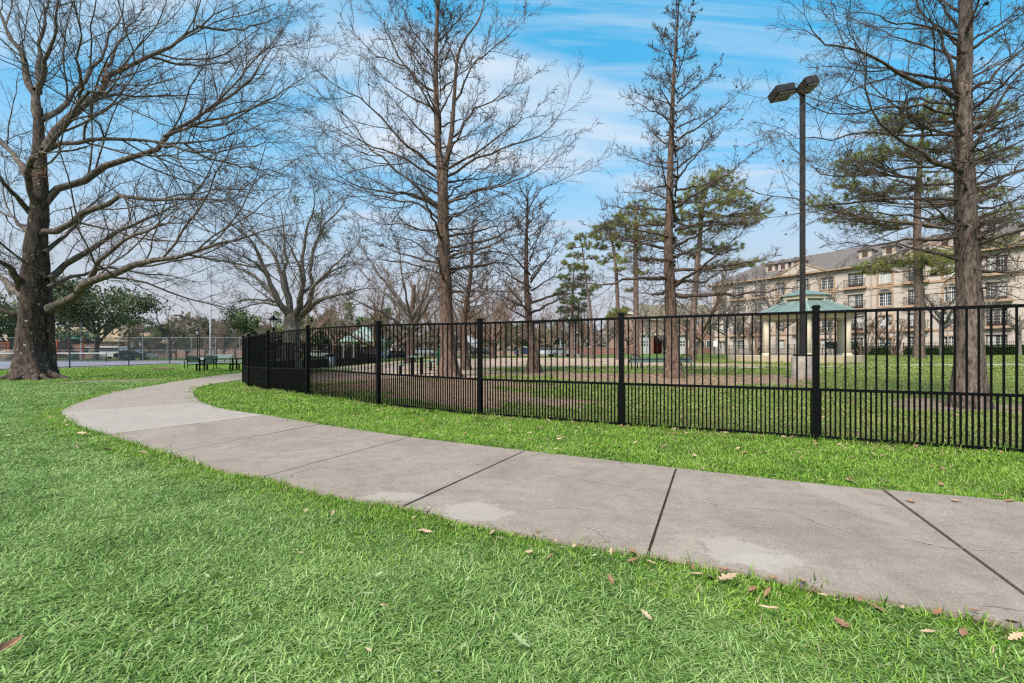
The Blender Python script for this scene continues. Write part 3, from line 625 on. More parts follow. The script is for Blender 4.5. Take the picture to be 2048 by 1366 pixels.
# --- second oak behind the fence
Y2 = 27.0; O2B = at(583, Y2)
def C2(pts, dy): return PL([(420 + x / 4.018, 340 + y / 4.018) for x, y in pts], Y2, dy)
o2 = [([(650, 1190), (600, 1130), (545, 1050), (470, 870), (400, 700), (330, 560), (180, 440), (0, 330)], -2, .20), ([(630, 1160), (560, 1070), (500, 1000), (400, 890), (300, 830), (160, 740), (0, 690)], 2, .18),
 ([(650, 1180), (630, 1080), (590, 900), (520, 700), (440, 600), (360, 500), (280, 380), (230, 250)], 1, .18), ([(655, 1180), (640, 1000), (610, 850), (600, 700), (600, 560), (590, 380), (560, 220)], 3, .17),
 ([(680, 1180), (720, 1090), (740, 980), (720, 820), (680, 700), (600, 540), (560, 430)], -2.5, .17), ([(690, 1190), (720, 1080), (735, 900), (740, 700), (770, 520), (800, 380), (850, 230), (880, 120)], -.5, .2),
 ([(700, 1190), (770, 1110), (820, 980), (810, 800), (830, 640), (900, 480), (1000, 360), (1080, 250)], 1.5, .2), ([(720, 1170), (790, 1090), (830, 930), (950, 810), (1080, 690), (1180, 600)], -3, .15),
 ([(720, 1190), (830, 1080), (960, 1020), (1100, 990), (1200, 960), (1366, 950)], -1, .17), ([(630, 1150), (590, 1100), (400, 1070), (220, 1120), (130, 1160)], -1, .10), ([(560, 1070), (500, 1050), (330, 1040), (200, 1060), (90, 1090)], 1, .09),
 ([(745, 985), (880, 900), (1000, 800), (1150, 760), (1300, 770)], 2.5, .11), ([(830, 640), (880, 520), (900, 400), (960, 280)], 1, .09), ([(470, 870), (380, 760), (250, 690), (100, 600)], -2, .09)]
bare_tree('oak_tree', O2B, 'bare vase-shaped oak with pale forking boughs beyond the fence corner', [O2B + [0, 0, -.2], P(583, 690, Y2), P(584, 660, Y2), P(583, 640, Y2), P(582, 628, Y2)], [.55, .47, .44, .44, .36],
          [C2(p, d) for p, d, _ in o2], [r_ for *_, r_ in o2], (B_OAK2, B_OAK2, B_OAKT), 33, lv=((10, 38, 0.44), (8, 40, 0.46), (6, 40, 0.52)), flare=0.25, rmin=0.0078, dead=900,
          leafspots=[(mat('mistletoe', (0.07, 0.08, 0.02), 0.8, .4, 3, col2=(.16, .17, .05)), C2([(x, y)] * 2, 0)[0], 0.42, 220, 0.07) for x, y in ((850, 380), (930, 530), (700, 250), (1140, 990), (880, 480))])

# --- bald cypresses
def cyp_lines(base, top, n, zlo, prof, up, seed, Y=None, droop=0.0, skip=None):
    r = np.random.default_rng(seed); base = np.asarray(base); top = np.asarray(top); out = []; rad = []
    H = top[2] - base[2]
    for k in range(n):
        f = zlo + (0.985 - zlo) * (k + r.uniform(-.3, .3)) / n; p = base + (top - base) * f
        a = k * 2.399 + r.normal(0, .4); Lm = prof(f) * r.uniform(.75, 1.15); el = up(f) + r.normal(0, .09)
        q = [p]; d = np.array([cos(a) * cos(el), sin(a) * cos(el), sin(el)])
        for s in range(6):
            d = norm(d + np.array([0, 0, 0.07 if s > 2 else -droop]) + r.normal(0, .06, 3)); q.append(q[-1] + d * Lm / 6)
        out.append(q); rad.append(max(0.014, 0.024 * Lm ** 0.85 * (1.1 - .5 * f)))
    return out, rad
def lower_twigs(base, H, zlo, zhi, n, Lm, sd):
    def f(r):
        z = r.uniform(zlo, zhi, n); a = r.uniform(0, 6.28, n); p = np.stack([np.full(n, base[0]), np.full(n, base[1]), base[2] + z], 1); d = np.stack([np.cos(a), np.sin(a), r.normal(0.0, .25, n)], 1)
        o = np.empty((n, 7, 3)); o[:, 0] = p; d = norm(d); Ln = r.uniform(.35, 1.1, n) * Lm
        for k in range(1, 7): d = norm(d + r.normal(0, .22, d.shape) + [0, 0, -.03]); o[:, k] = o[:, k - 1] + d * (Ln / 6)[:, None]
        rr = np.linspace(.016, .006, 7)[None] * np.ones((n, 1)); s, sr = sprout(r, o, rr, 5, .2, 1, 45, .4, .6, 4, .25, 0, .005)
        return [tubes(o, rr, 4), tubes(s, sr, 3)]
    return f
# cypress with forked leader in mid picture
Y1 = 15.7; C1B = at(897, Y1)
def K6(pts, dy, Y=Y1): return PL([(600 + x / 2.44, y / 2.44) for x, y in pts], Y, dy)
c1 = [([(680, 830), (560, 740), (470, 660), (380, 560), (290, 480), (200, 430), (120, 370), (40, 320), (-20, 270)], -1.8, .075), ([(685, 880), (560, 800), (440, 740), (330, 700), (200, 640), (80, 580), (0, 530)], 1.8, .07),
 ([(690, 1010), (560, 900), (470, 830), (390, 760), (320, 690), (270, 600), (200, 540), (100, 470), (20, 380)], .5, .075), ([(690, 1010), (560, 950), (420, 940), (300, 915), (200, 870), (120, 780), (60, 710)], -2.2, .065),
 ([(690, 1080), (560, 990), (450, 960), (330, 940), (210, 900), (100, 850), (0, 820)], 2.4, .06), ([(662, 545), (560, 480), (480, 440), (400, 370), (340, 300), (270, 250)], 1.2, .055), ([(664, 560), (640, 530), (570, 400), (490, 310), (380, 280), (310, 210), (240, 140), (180, 60)], -1.0, .06),
 ([(663, 450), (560, 370), (480, 270), (430, 170), (390, 80), (330, 0), (300, -60)], .6, .06), ([(700, 835), (830, 760), (940, 690), (1050, 610), (1130, 560), (1200, 490)], -1.5, .07), ([(700, 870), (850, 780), (980, 730), (1100, 690), (1220, 620), (1300, 500), (1320, 420)], 1.2, .07),
 ([(705, 1000), (850, 940), (960, 910), (1080, 870), (1180, 810), (1270, 720), (1310, 640)], -2.0, .07), ([(710, 1210), (860, 1190), (980, 1150), (1080, 1090), (1130, 990), (1210, 910), (1320, 850), (1410, 790)], -1.0, .07),
 ([(748, 670), (850, 540), (950, 480), (1010, 430), (1090, 400), (1170, 350)], 1.0, .06), ([(760, 490), (830, 350), (900, 260), (1000, 190), (1090, 110), (1130, 50)], -.8, .055), ([(705, 970), (800, 880), (900, 820), (1000, 780), (1110, 760)], 2.2, .05),
 ([(700, 1150), (560, 1110), (420, 1090), (280, 1050), (200, 1000)], -1.2, .05), ([(715, 1345), (800, 1310), (960, 1280), (1060, 1300), (1180, 1290)], .8, .055), ([(705, 1345), (560, 1290), (420, 1270), (280, 1265), (180, 1290)], 1.3, .05), ([(700, 1300), (560, 1180), (420, 1150), (300, 1160)], -2, .045),
 ([(668, 300), (590, 200), (530, 110), (500, 0), (480, -60)], -.8, .05), ([(672, 200), (760, 110), (830, 20), (860, -60)], .9, .05), ([(770, 330), (720, 200), (700, 80), (690, -40)], .3, .045), ([(668, 380), (600, 330), (520, 220), (470, 120), (440, 20)], 1.4, .045), ([(715, 1260), (900, 1230), (1050, 1240), (1200, 1180), (1330, 1120)], 1.5, .05), ([(710, 1120), (820, 1110), (960, 1060), (1080, 1040)], 2.2, .045)]
ex, er = cyp_lines(C1B, P(873, -10, Y1), 42, .22, lambda f: 3.7 * (1 - f) ** .6 + .5, lambda f: -.02 + .9 * f, 77)
tl = [C1B + [0, 0, -.15], P(897, 720, Y1), P(893, 640, Y1), P(887, 480, Y1), P(884, 350, Y1), P(877, 300, Y1), P(872, 170, Y1), P(873, 80, Y1), P(877, -30, Y1), P(880, -110, Y1)]
tB = [P(886, 350, Y1), P(892, 325, Y1), P(903, 266, Y1), P(908, 205, Y1), P(914, 123, Y1), P(928, 82, Y1), P(957, 40, Y1), P(972, -10, Y1)]
bare_tree('cypress_tree', C1B, 'tall bare cypress with forked leader and fluted reddish base inside the fence', tl, [.38, .275, .235, .19, .17, .11, .085, .07, .055, .03], [K6(p, d) for p, d, _ in c1] + ex, [a * .70 for *_, a in c1] + [q * .8 for q in er], (B_CYP, B_CYPL, B_CYPT), 41,
          lv=((10, 48, 0.38), (7, 42, 0.47), (5, 36, 0.64)), trunks=[(tB, [.10, .088, .075, .065, .05, .04, .03, .015])], flare=.7, flutes=7, wander=.13, trop=(.06, .05, .03), rmin=.0056, cones=420, extra=lower_twigs(C1B, 12, 2.6, 8, 90, 1.3, 1))
# right cypress close to the fence
Y4 = 8.8; C4B = at(1940, Y4)
def K8(pts, dy, Y=Y4): return PL([(1500 + x / 2.135, y / 2.135) for x, y in pts], Y, dy)
c4 = [([(900, 420), (870, 405), (720, 350), (600, 290), (480, 235), (380, 200), (310, 170), (230, 80), (170, 0)], -.8, .065), ([(900, 350), (700, 320), (580, 295), (430, 270), (380, 215), (300, 200)], 1.0, .045), ([(905, 420), (880, 380), (830, 200), (780, 100), (720, 20), (690, -60)], -.5, .06),
 ([(910, 735), (875, 720), (760, 680), (650, 610), (560, 520), (490, 390), (470, 250), (440, 130), (420, 40)], -1.2, .06), ([(905, 600), (880, 580), (760, 550), (640, 490), (560, 410), (480, 310), (460, 200)], 1.2, .042), ([(905, 855), (700, 850), (500, 855), (320, 880), (150, 850), (0, 800), (-100, 790)], .6, .05),
 ([(905, 590), (700, 570), (500, 575), (300, 590), (180, 580), (90, 540), (0, 525)], -.4, .04), ([(905, 490), (700, 460), (560, 465), (350, 480), (260, 430), (200, 410), (120, 420)], -1.4, .042), ([(905, 700), (700, 710), (520, 740), (400, 760), (300, 740), (200, 650), (140, 560)], .3, .04), ([(910, 940), (700, 920), (500, 900), (380, 920), (250, 900)], -1.5, .04),
 ([(915, 1010), (780, 1020), (640, 1030), (520, 1050), (400, 1040), (300, 1050)], .9, .045), ([(930, 1030), (970, 1020), (1060, 970), (1170, 925), (1300, 880)], -.5, .055), ([(935, 1130), (985, 1110), (1080, 1080), (1170, 1040), (1300, 960)], .6, .055), ([(930, 650), (960, 620), (1040, 480), (1110, 360), (1170, 290), (1240, 150)], -.7, .055),
 ([(920, 400), (1060, 300), (1170, 200), (1300, 100)], .8, .05), ([(920, 230), (1060, 130), (1170, 50), (1260, -30)], -.8, .05), ([(925, 840), (970, 820), (1080, 760), (1170, 690), (1290, 600)], 1.0, .055), ([(925, 560), (1080, 480), (1170, 400), (1280, 330)], -.3, .045), ([(915, 130), (890, 110), (830, 40), (790, -20), (760, -90)], .8, .05), ([(918, 150), (940, 100), (980, 0), (1000, -80)], -.6, .05),
 ([(925, 570), (1080, 545), (1170, 490), (1300, 470)], .9, .035), ([(905, 650), (760, 640), (600, 660), (430, 690), (280, 670)], 1.6, .032), ([(905, 780), (740, 790), (600, 770), (480, 700), (380, 640)], 1.7, .032), ([(900, 260), (760, 200), (620, 160), (500, 100), (400, 60)], .8, .036), ([(900, 180), (780, 120), (640, 100), (480, 60), (330, 50)], -1.2, .036),
 ([(908, 60), (800, -10), (700, -60)], .8, .04), ([(925, 700), (1050, 690), (1180, 640), (1300, 640)], -1, .03), ([(930, 900), (1060, 880), (1200, 840), (1300, 860)], 1.2, .035), ([(905, 450), (740, 420), (640, 430), (520, 400), (420, 330), (330, 320), (230, 350)], 1.6, .034)]
ex, er = cyp_lines(C4B + [0, 0, 0], P(1930, -330, Y4), 40, .24, lambda f: 1.9 * (1 - f) ** .5 + .5, lambda f: -.05 + .7 * f, 78)
tl = [C4B + [0, 0, -.15], P(1940, 780, Y4), P(1940, 700, Y4), P(1940, 620, Y4), P(1934, 470, Y4), P(1929, 375, Y4), P(1926, 234, Y4), P(1929, 94, Y4), P(1931, 0, Y4), P(1930, -150, Y4), P(1930, -340, Y4)]
bare_tree('cypress_tree', C4B, 'thick-trunked bare cypress close behind the fence at the right edge', tl, [.27, .235, .20, .185, .175, .15, .125, .11, .10, .08, .03], [K8(p, d) for p, d, _ in c4] + ex, [a * .74 for *_, a in c4] + [q * .8 for q in er], (B_CYPG, B_CYPL, B_CYPT), 43,
          lv=((10, 48, 0.38), (7, 42, 0.47), (5, 36, 0.64)), flare=.45, flutes=6, wander=.12, trop=(.02, .0, -.01), rmin=.0034, cones=160, sides=36, extra=lower_twigs(C4B, 12, 2.2, 6.5, 120, .9, 2))
# cypress with a slim spire
Y3 = 15.3; C3B = at(1345, Y3); C3T = P(1357, 5, Y3)
ex, er = cyp_lines(C3B, C3T, 58, .22, lambda f: .5 + 4.1 * (1 - f) ** .9 * min(1, .7 + f * 1.2), lambda f: -.1 + .85 * f, 79, droop=.01)
tl = [C3B + [0, 0, -.15], P(1345, 700, Y3), P(1341, 600, Y3), P(1337, 480, Y3), P(1341, 320, Y3), P(1347, 160, Y3), P(1354, 60, Y3), C3T]
bare_tree('cypress_tree', C3B, 'slender bare cypress tapering to a spire in front of the green pines', tl, [.29, .21, .175, .14, .095, .055, .028, .01], ex, er, (B_CYP, B_CYPT, B_CYPT), 47, lv=((10, 48, 0.35), (6, 42, 0.5), (5, 36, 0.62)), flare=.6, flutes=6, wander=.12, trop=(.05, .04, .03), rmin=.0054, cones=260, extra=lower_twigs(C3B, 12, 2.4, 6.5, 70, 1.2, 3))
# small twin-stemmed cypress
Y5 = 18.0; C5B = at(1066, Y5); C5T = P(1056, 375, Y5)
ex, er = cyp_lines(C5B, C5T, 32, .26, lambda f: .4 + 3.3 * (1 - f) ** .85, lambda f: .0 + .9 * f, 80)
tl = [C5B + [0, 0, -.15], P(1066, 700, Y5), P(1058, 640, Y5), P(1053, 560, Y5), P(1053, 470, Y5), C5T]
tb = [at(1078, Y5 + .1, -.1), P(1072, 715, Y5 + .1), P(1066, 695, Y5 + .05)]
bare_tree('cypress_tree', C5B, 'small bare cypress with a leaning second root stem on the dirt yard', tl, [.24, .175, .135, .10, .06, .015], ex, er, (B_CYP, B_CYPT, B_CYPT), 49, lv=((8, 48, 0.30), (6, 42, 0.46), (4, 38, 0.58)), flare=.5, flutes=5, wander=.13, trop=(.05, .04, .03), rmin=.0065, trunks=[(tb, [.15, .11, .05])])
# reddish leaning cypress behind the forked one
Y6 = 20.0; C6B = at(933, Y6); C6T = P(946, 440, Y6)
ex, er = cyp_lines(C6B, C6T, 48, .30, lambda f: .4 + 2.3 * (1 - f) ** .8, lambda f: .1 + .8 * f, 81)
bare_tree('cypress_tree', C6B, 'thin reddish leaning cypress just behind the forked cypress', [C6B + [0, 0, -.15], P(929, 700, Y6), P(928, 650, Y6), P(934, 600, Y6), P(942, 540, Y6), C6T], [.24, .15, .12, .10, .075, .015], ex, er, (B_CYP, B_BROWN, B_BROWN), 50, lv=((7, 45, 0.32), (6, 42, 0.42), (3, 40, 0.5)), flare=.3, flutes=5, rmin=.007)

# --- generic bare trees further off
def vase(base, H, spread, n, seed, fork=.22, up=.95):
    r = np.random.default_rng(seed); base = np.asarray(base); ls = []; rs = []
    for k in range(n):
        a = k * 2.399 + r.normal(0, .3); f = fork * H * r.uniform(.8, 1.5); el = r.uniform(.45, 1.15) * up; Lm = H * (1 - fork) * r.uniform(.7, 1.05) * (spread if el < .8 else 1)
        d = np.array([cos(a) * cos(el), sin(a) * cos(el), sin(el)]); q = [base + [0, 0, f]]
        for s in range(6): d = norm(d + r.normal(0, .09, 3) + [0, 0, .05]); q.append(q[-1] + d * Lm / 6)
        ls.append(q); rs.append(.017 * H * r.uniform(.6, 1.1))
    return ls, rs
def mid_tree(base, H, label, seed, mats_, spread=.8, n=9, rmin=.012, lv=((7, 42, .36), (6, 42, .45), (4, 40, .5)), name='bare_tree', fork=.22, group=None, dead=0, tr=.03):
    ls, rs = vase(base, H, spread, n, seed, fork); b = np.asarray(base, float)
    tl = [b + [0, 0, -.2], b + [0, 0, H * .12], b + [0, 0, H * fork * 1.1], b + [.02 * H, 0, H * .5]]
    return bare_tree(name, b, label, tl, [H * tr, H * tr * .85, H * tr * .75, H * tr * .35], ls, rs, mats_, seed, lv=lv, flare=.2, rmin=rmin, group=group, dead=dead, sides=12)
mid_tree(at(822, 33), 11.3, 'mid-sized bare tree with grey trunk behind the park table', 61, (B_CYP, B_GREY, B_BROWN), spread=.75, n=11, dead=500, rmin=.011)
# ---------------------------------------------------------------- pines and evergreens
def leaf_mat(name, dark, light, trans=0.2):
    m = bpy.data.materials.new(name); m.use_nodes = True; t = m.node_tree; t.nodes.clear()
    o = N(t, 'ShaderNodeOutputMaterial'); pr = N(t, 'ShaderNodeBsdfPrincipled'); tr = N(t, 'ShaderNodeBsdfTranslucent'); mx = N(t, 'ShaderNodeMixShader'); mx.inputs[0].default_value = trans
    pr.inputs['Roughness'].default_value = .6; pr.inputs['Specular IOR Level'].default_value = .25
    L(t, pr.outputs[0], mx.inputs[1]); L(t, tr.outputs[0], mx.inputs[2]); L(t, mx.outputs[0], o.inputs[0])
    a = N(t, 'ShaderNodeAttribute', attribute_name='tint').outputs['Fac']; rp = N(t, 'ShaderNodeValToRGB'); e = rp.color_ramp.elements; e[0].color = (*dark, 1); e[1].color = (*light, 1)
    L(t, a, rp.inputs[0]); L(t, rp.outputs[0], pr.inputs['Base Color']); L(t, rp.outputs[0], tr.inputs['Color']); return m
NEED = leaf_mat('pine_needles', (0.10, 0.125, 0.03), (0.40, 0.41, 0.125), 0.4)
NEED2 = leaf_mat('dark_pine_needles', (0.05, 0.085, 0.03), (0.19, 0.25, 0.09), 0.3)
LEAFO = leaf_mat('live_oak_leaves', (0.035, 0.05, 0.02), (0.155, 0.18, 0.085))
LEAFG = leaf_mat('far_leaves', (0.045, 0.075, 0.025), (0.17, 0.23, 0.08))
LEAFH = leaf_mat('hedge_leaves', (0.02, 0.045, 0.012), (0.07, 0.13, 0.03))
def needles(ctr, dirs, r, n, ln, w):
    k = len(ctr); c = np.repeat(ctr, n, 0); d0 = np.repeat(dirs, n, 0); d = norm(d0 * .55 + r.normal(0, .6, (k * n, 3))); l = r.uniform(.6, 1.1, (k * n, 1)) * ln; s = norm(np.cross(d, r.normal(size=d.shape))) * w / 2
    b = c + r.normal(0, ln * .15, c.shape); V = np.stack([b - s, b + s, b + d * l + [0, 0, -.02]], 1).reshape(-1, 3); T = np.arange(3 * k * n).reshape(-1, 3); ti = np.repeat(np.clip(np.repeat(r.uniform(.1, .9, k), n) + r.normal(0, .18, k * n), 0, 1), 3)
    return V, T, ti
def leaves(ctr, r, sz, squash=.55):
    n = len(ctr); u = norm(r.normal(size=(n, 3))); w = norm(np.cross(u, r.normal(size=(n, 3)))); s = r.uniform(.6, 1.3, (n, 1)) * sz
    V = np.stack([ctr - u * s, ctr + w * s * squash, ctr + u * s, ctr - w * s * squash], 1).reshape(-1, 3); return V, np.arange(4 * n).reshape(-1, 4), np.repeat(r.uniform(0, 1, n), 4)
def pine(name, base, line, rad, pads, label, seed, nmat=NEED, tuft=34, nl=.24, nw=.022, group=None, per=66, bark_=None):
    """pads: (centre, rx, ry, rz) foliage masses, each fed by a bough from the trunk"""
    r = np.random.default_rng(seed); base = np.asarray(base, float); root = thing(name, base, label, 'tree', group); bark_ = bark_ or B_PINE
    put('trunk', trunk_mesh(name, line, rad, bark_, sides=14, flare=.25, flutes=5, seed=seed), bark_, root, base)
    tl = smooth_line(line, 40); nv_, nt_, nti = [], [], []; off = 0
    for (c, rx, ry, rz) in pads:
        c = np.asarray(c, float); dz = abs(tl[:, 2] - (c[2] - .5 * np.linalg.norm((c - tl[-1])[:2]) * .3)); p0 = tl[int(np.argmin(dz))]; mid = (p0 + c) / 2 + [0, 0, -.08 * np.linalg.norm(c - p0)]
        lp = smooth_line([p0, mid + r.normal(0, .15, 3), c + [0, 0, -.1]], 9)[None]; lr = np.linspace(.035 + .012 * np.linalg.norm(c - p0), .02, 9)[None]
        n = max(8, int(per * (rx * rz) ** .8)); pts = c + norm(r.normal(size=(n, 3))) * (r.uniform(.25, 1, (n, 1)) ** .5) * [rx, ry, rz]
        q = lp[0][r.integers(3, 9, n)]; sub = np.stack([q, (q + pts) / 2 + r.normal(0, .08, q.shape) - [0, 0, .06], pts], 1); sr = np.tile([.022, .016, .010], (n, 1))
        put('limb', merge([tubes(lp, lr, 6), tubes(sub, sr, 4)]), bark_, root, base)
        V, T, ti = needles(pts, norm(pts - q + [0, 0, .25]), r, tuft, nl, nw); nv_.append(V); nt_.append(T + off); nti.append(ti); off += len(V)
    V = np.concatenate(nv_) - base; o = link('needles', np_mesh('needles', V, None, np.concatenate(nt_), [nmat], attrs={'tint': ('POINT', np.concatenate(nti))}), root); o['kind'] = 'stuff'
    # bare dead stubs
    n = 26; f = r.uniform(.35, .95, n); p = tl[(f * 39).astype(int)]; a = r.uniform(0, 6.28, n); d = np.stack([np.cos(a), np.sin(a), r.normal(.1, .2, n)], 1); ln = r.uniform(.5, 2.0, n)[:, None]
    sp = np.stack([p, p + d * ln * .5 + r.normal(0, .08, p.shape), p + d * ln + r.normal(0, .15, p.shape)], 1); s2, s2r = sprout(r, sp, np.tile([.03, .02, .01], (n, 1)), 5, .3, 1, 40, .5, .6, 4, .2, .02, .009)
    put('dead_boughs', merge([tubes(sp, np.tile([.03, .02, .012], (n, 1)), 4), tubes(s2, s2r, 3)]), bark_, root, base, kind='stuff'); return root
def pads_px(lst, Y, seed, dy=1.6):
    r = np.random.default_rng(seed); o = []
    for (px, py, rx, rz) in lst:
        yy = Y + r.uniform(-dy, dy); o.append((P(px, py, yy), rx * yy / FPX, rx * yy / FPX * .8, rz * yy / FPX))
    return o
# large pine behind the right cypress
YE = 34.0; b = at(1838, YE)
pine('pine_tree', b, [b + [0, 0, -.2], P(1838, 600, YE), P(1835, 480, YE), P(1836, 380, YE), P(1843, 300, YE), P(1848, 215, YE)], [.36, .30, .25, .2, .13, .04],
     pads_px([(1830, 225, 60, 18), (1885, 230, 50, 20), (1960, 250, 35, 16), (1775, 255, 40, 18), (1745, 310, 45, 16), (1715, 330, 50, 20), (1690, 365, 30, 12), (1800, 300, 50, 20), (1880, 300, 55, 18), (1990, 310, 40, 18), (1640, 405, 35, 14), (1700, 430, 60, 14), (1740, 385, 50, 18), (1835, 370, 60, 20), (1760, 450, 50, 14), (1900, 400, 50, 18), (1960, 390, 50, 16), (1800, 520, 50, 12), (1745, 535, 35, 14), (1860, 515, 40, 20), (1890, 530, 30, 20), (2010, 430, 40, 20), (1990, 480, 45, 14), (2000, 220, 30, 14), (1890, 440, 40, 12)], YE, 3, 2.5),
     'large spreading pine behind the thick cypress in front of the apartments', 301, nl=.32, nw=.026)
YC = 31.0; b = at(1386, YC)
pine('pine_tree', b, [b + [0, 0, -.2], P(1387, 640, YC), P(1392, 560, YC), P(1400, 470, YC), P(1408, 400, YC), P(1425, 350, YC)], [.24, .21, .19, .15, .1, .03],
     pads_px([(1440, 350, 30, 14), (1415, 365, 35, 16), (1470, 375, 25, 18), (1390, 385, 25, 16), (1365, 400, 18, 14), (1440, 400, 45, 18), (1480, 400, 25, 16), (1400, 425, 45, 16), (1520, 420, 32, 16), (1495, 440, 30, 14), (1450, 450, 40, 14), (1350, 440, 20, 10), (1380, 460, 30, 12), (1420, 495, 35, 12), (1465, 495, 28, 10), (1500, 525, 32, 8), (1450, 530, 38, 7), (1410, 540, 25, 8), (1340, 480, 18, 8), (1380, 510, 25, 10)], YC, 4, 1.8),
     'broad green pine with leaning trunk right of the slim cypress', 302, nl=.30, nw=.026)
YB = 36.0; b = at(1272, YB)
pine('pine_tree', b, [b + [0, 0, -.2], P(1272, 650, YB), P(1272, 560, YB), P(1271, 500, YB), P(1272, 440, YB), P(1274, 405, YB)], [.25, .22, .19, .15, .1, .03],
     pads_px([(1278, 410, 22, 10), (1255, 425, 22, 12), (1295, 425, 22, 12), (1235, 440, 20, 12), (1275, 445, 30, 12), (1315, 440, 18, 10), (1250, 470, 25, 10), (1290, 470, 28, 10), (1320, 470, 15, 10), (1270, 500, 22, 9), (1300, 520, 18, 8), (1245, 520, 14, 8), (1285, 545, 18, 6), (1260, 580, 10, 5)], YB, 5, 1.6),
     'middle pine of the three directly left of the slim cypress', 303, nl=.32, nw=.030)
YA = 42.0; b = at(1238, YA)
pine('pine_tree', b, [b + [0, 0, -.2], P(1236, 650, YA), P(1234, 580, YA), P(1230, 520, YA), P(1222, 470, YA), P(1215, 445, YA)], [.22, .20, .17, .13, .09, .03],
     pads_px([(1205, 455, 20, 10), (1225, 450, 18, 10), (1190, 470, 14, 10), (1215, 475, 24, 10), (1235, 490, 16, 8), (1200, 495, 16, 8), (1225, 515, 20, 7), (1240, 540, 12, 6), (1205, 525, 10, 6), (1235, 625, 22, 8), (1222, 632, 14, 7), (1250, 622, 12, 7)], YA, 6, 1.5),
     'thin pine with lopsided crown left of the middle pine', 304, nl=.33, nw=.034)
YD = 52.0; b = at(1144, YD)
pine('pine_tree', b, [b + [0, 0, -.2], P(1144, 660, YD), P(1145, 600, YD), P(1146, 560, YD), P(1150, 530, YD)], [.2, .18, .15, .1, .03],
     pads_px([(1148, 535, 16, 8), (1130, 555, 16, 8), (1165, 555, 16, 9), (1145, 570, 26, 9), (1120, 585, 14, 8), (1172, 585, 14, 9), (1140, 600, 26, 9), (1160, 615, 20, 9), (1128, 620, 18, 8), (1145, 640, 22, 8)], YD, 7, 1.5),
     'short dark pine beside the twin-headed street lamp', 305, nmat=NEED2, nl=.34, nw=.04)
YD = 48.0; b = at(1184, YD)
pine('pine_tree', b, [b + [0, 0, -.2], P(1183, 660, YD), P(1180, 610, YD), P(1172, 560, YD), P(1165, 500, YD), P(1158, 470, YD)], [.17, .15, .13, .1, .07, .02],
     pads_px([(1160, 475, 14, 8), (1140, 492, 12, 7), (1175, 490, 14, 7), (1150, 510, 18, 7), (1185, 515, 12, 6), (1130, 525, 10, 6), (1165, 535, 14, 6), (1190, 575, 12, 6)], YD, 8, 1.4),
     'thin bent pine leaning left above the short dark pine', 306, nl=.33, nw=.036)
def leafy(name, base, H, W_, label, seed, m, bk, n=7000, sz=.22, group=None, low=.25, tr=.03, lobes=26):
    """broad evergreen: trunk and limbs with leaves in clumps round the limb tips"""
    r = np.random.default_rng(seed); base = np.asarray(base, float); root = thing(name, base, label, 'tree', group)
    ls = []; rs = []
    for k in range(11):
        a = k * 2.399 + r.normal(0, .3); el = r.uniform(.15, 1.1); Lm = min(W_ * .5 / max(.25, cos(el)), H * .85) * r.uniform(.75, 1.05); d = np.array([cos(a) * cos(el), sin(a) * cos(el), sin(el)]); q = [base + [0, 0, H * r.uniform(.18, .3)]]
        for s in range(6): d = norm(d + r.normal(0, .14, 3) + [0, 0, .02]); q.append(q[-1] + d * Lm / 6)
        ls.append(q); rs.append(H * .014)
    tl = [base + [0, 0, -.2], base + [.01 * H, 0, H * .12], base + [0.02 * H, 0, H * .24], base + [.04 * H, 0, H * .5]]
    V1 = trunk_mesh(name, tl, [H * tr, H * tr * .8, H * tr * .7, H * tr * .3], bk, sides=10, rings=14, flare=.2, seed=seed)
    lp = limb_arr(ls, 9); lr = np.tile(np.linspace(1, .25, 9), (len(ls), 1)) * np.array(rs)[:, None]; sp_, sr_ = sprout(r, lp, lr, 6, .25, 1, 45, .4, .6, 6, .2, .05, .02, even=True)
    put('trunk', V1, bk, root, base); put('limbs', merge([tubes(lp, lr, 6), tubes(sp_, sr_, 4)]), bk, root, base)
    ends = np.concatenate([sp_[:, 3:].reshape(-1, 3), lp[:, 5:].reshape(-1, 3)]); ctr = ends[r.integers(0, len(ends), lobes * 5)]
    pts = ctr[r.integers(0, len(ctr), n)] + r.normal(0, 1, (n, 3)) * [W_ * .05, W_ * .05, H * .035]
    pts = pts[pts[:, 2] > base[2] + H * low]; V, Q, ti = leaves(pts, r, sz); up = np.repeat(np.clip((pts[:, 2] - base[2]) / H, 0, 1), 4)
    o = link('crown', np_mesh('crown', V - base, Q, None, [m], attrs={'tint': ('POINT', ti)}), root); o['kind'] = 'stuff'; return root
leafy('live_oak', at(192, 62), 11.6, 21, 'big dark-green live oak behind the tennis court net', 401, LEAFO, B_OAK, 13000, .20, lobes=40)
leafy('live_oak', at(20, 66), 9.5, 16, 'dark live oak partly hidden behind the huge oak trunk', 402, LEAFO, B_OAK, 7000, .22)
leafy('evergreen_tree', at(430, 84), 9.6, 9, 'round-topped evergreen behind the pale light pole of the court', 403, LEAFO, B_GREY, 4500, .2)
protos = [leafy('evergreen_tree', at(640, 92), 11.5, 9, 'tall green tree left of the teal pavilion roof', 404, LEAFG, B_GREY, 9000, .27), leafy('evergreen_tree', at(682, 96), 12.3, 9.5, 'round bright green crown above the teal pavilion roof', 405, LEAFG, B_GREY, 9000, .27)]
def place(o, p, s, rz, label): o.location = tuple(map(float, p)); o.scale = (s, s, s); o.rotation_euler = (0, 0, rz); o['label'] = label; return o
FG = 'green trees beyond the park'
for q in protos: q['group'] = FG
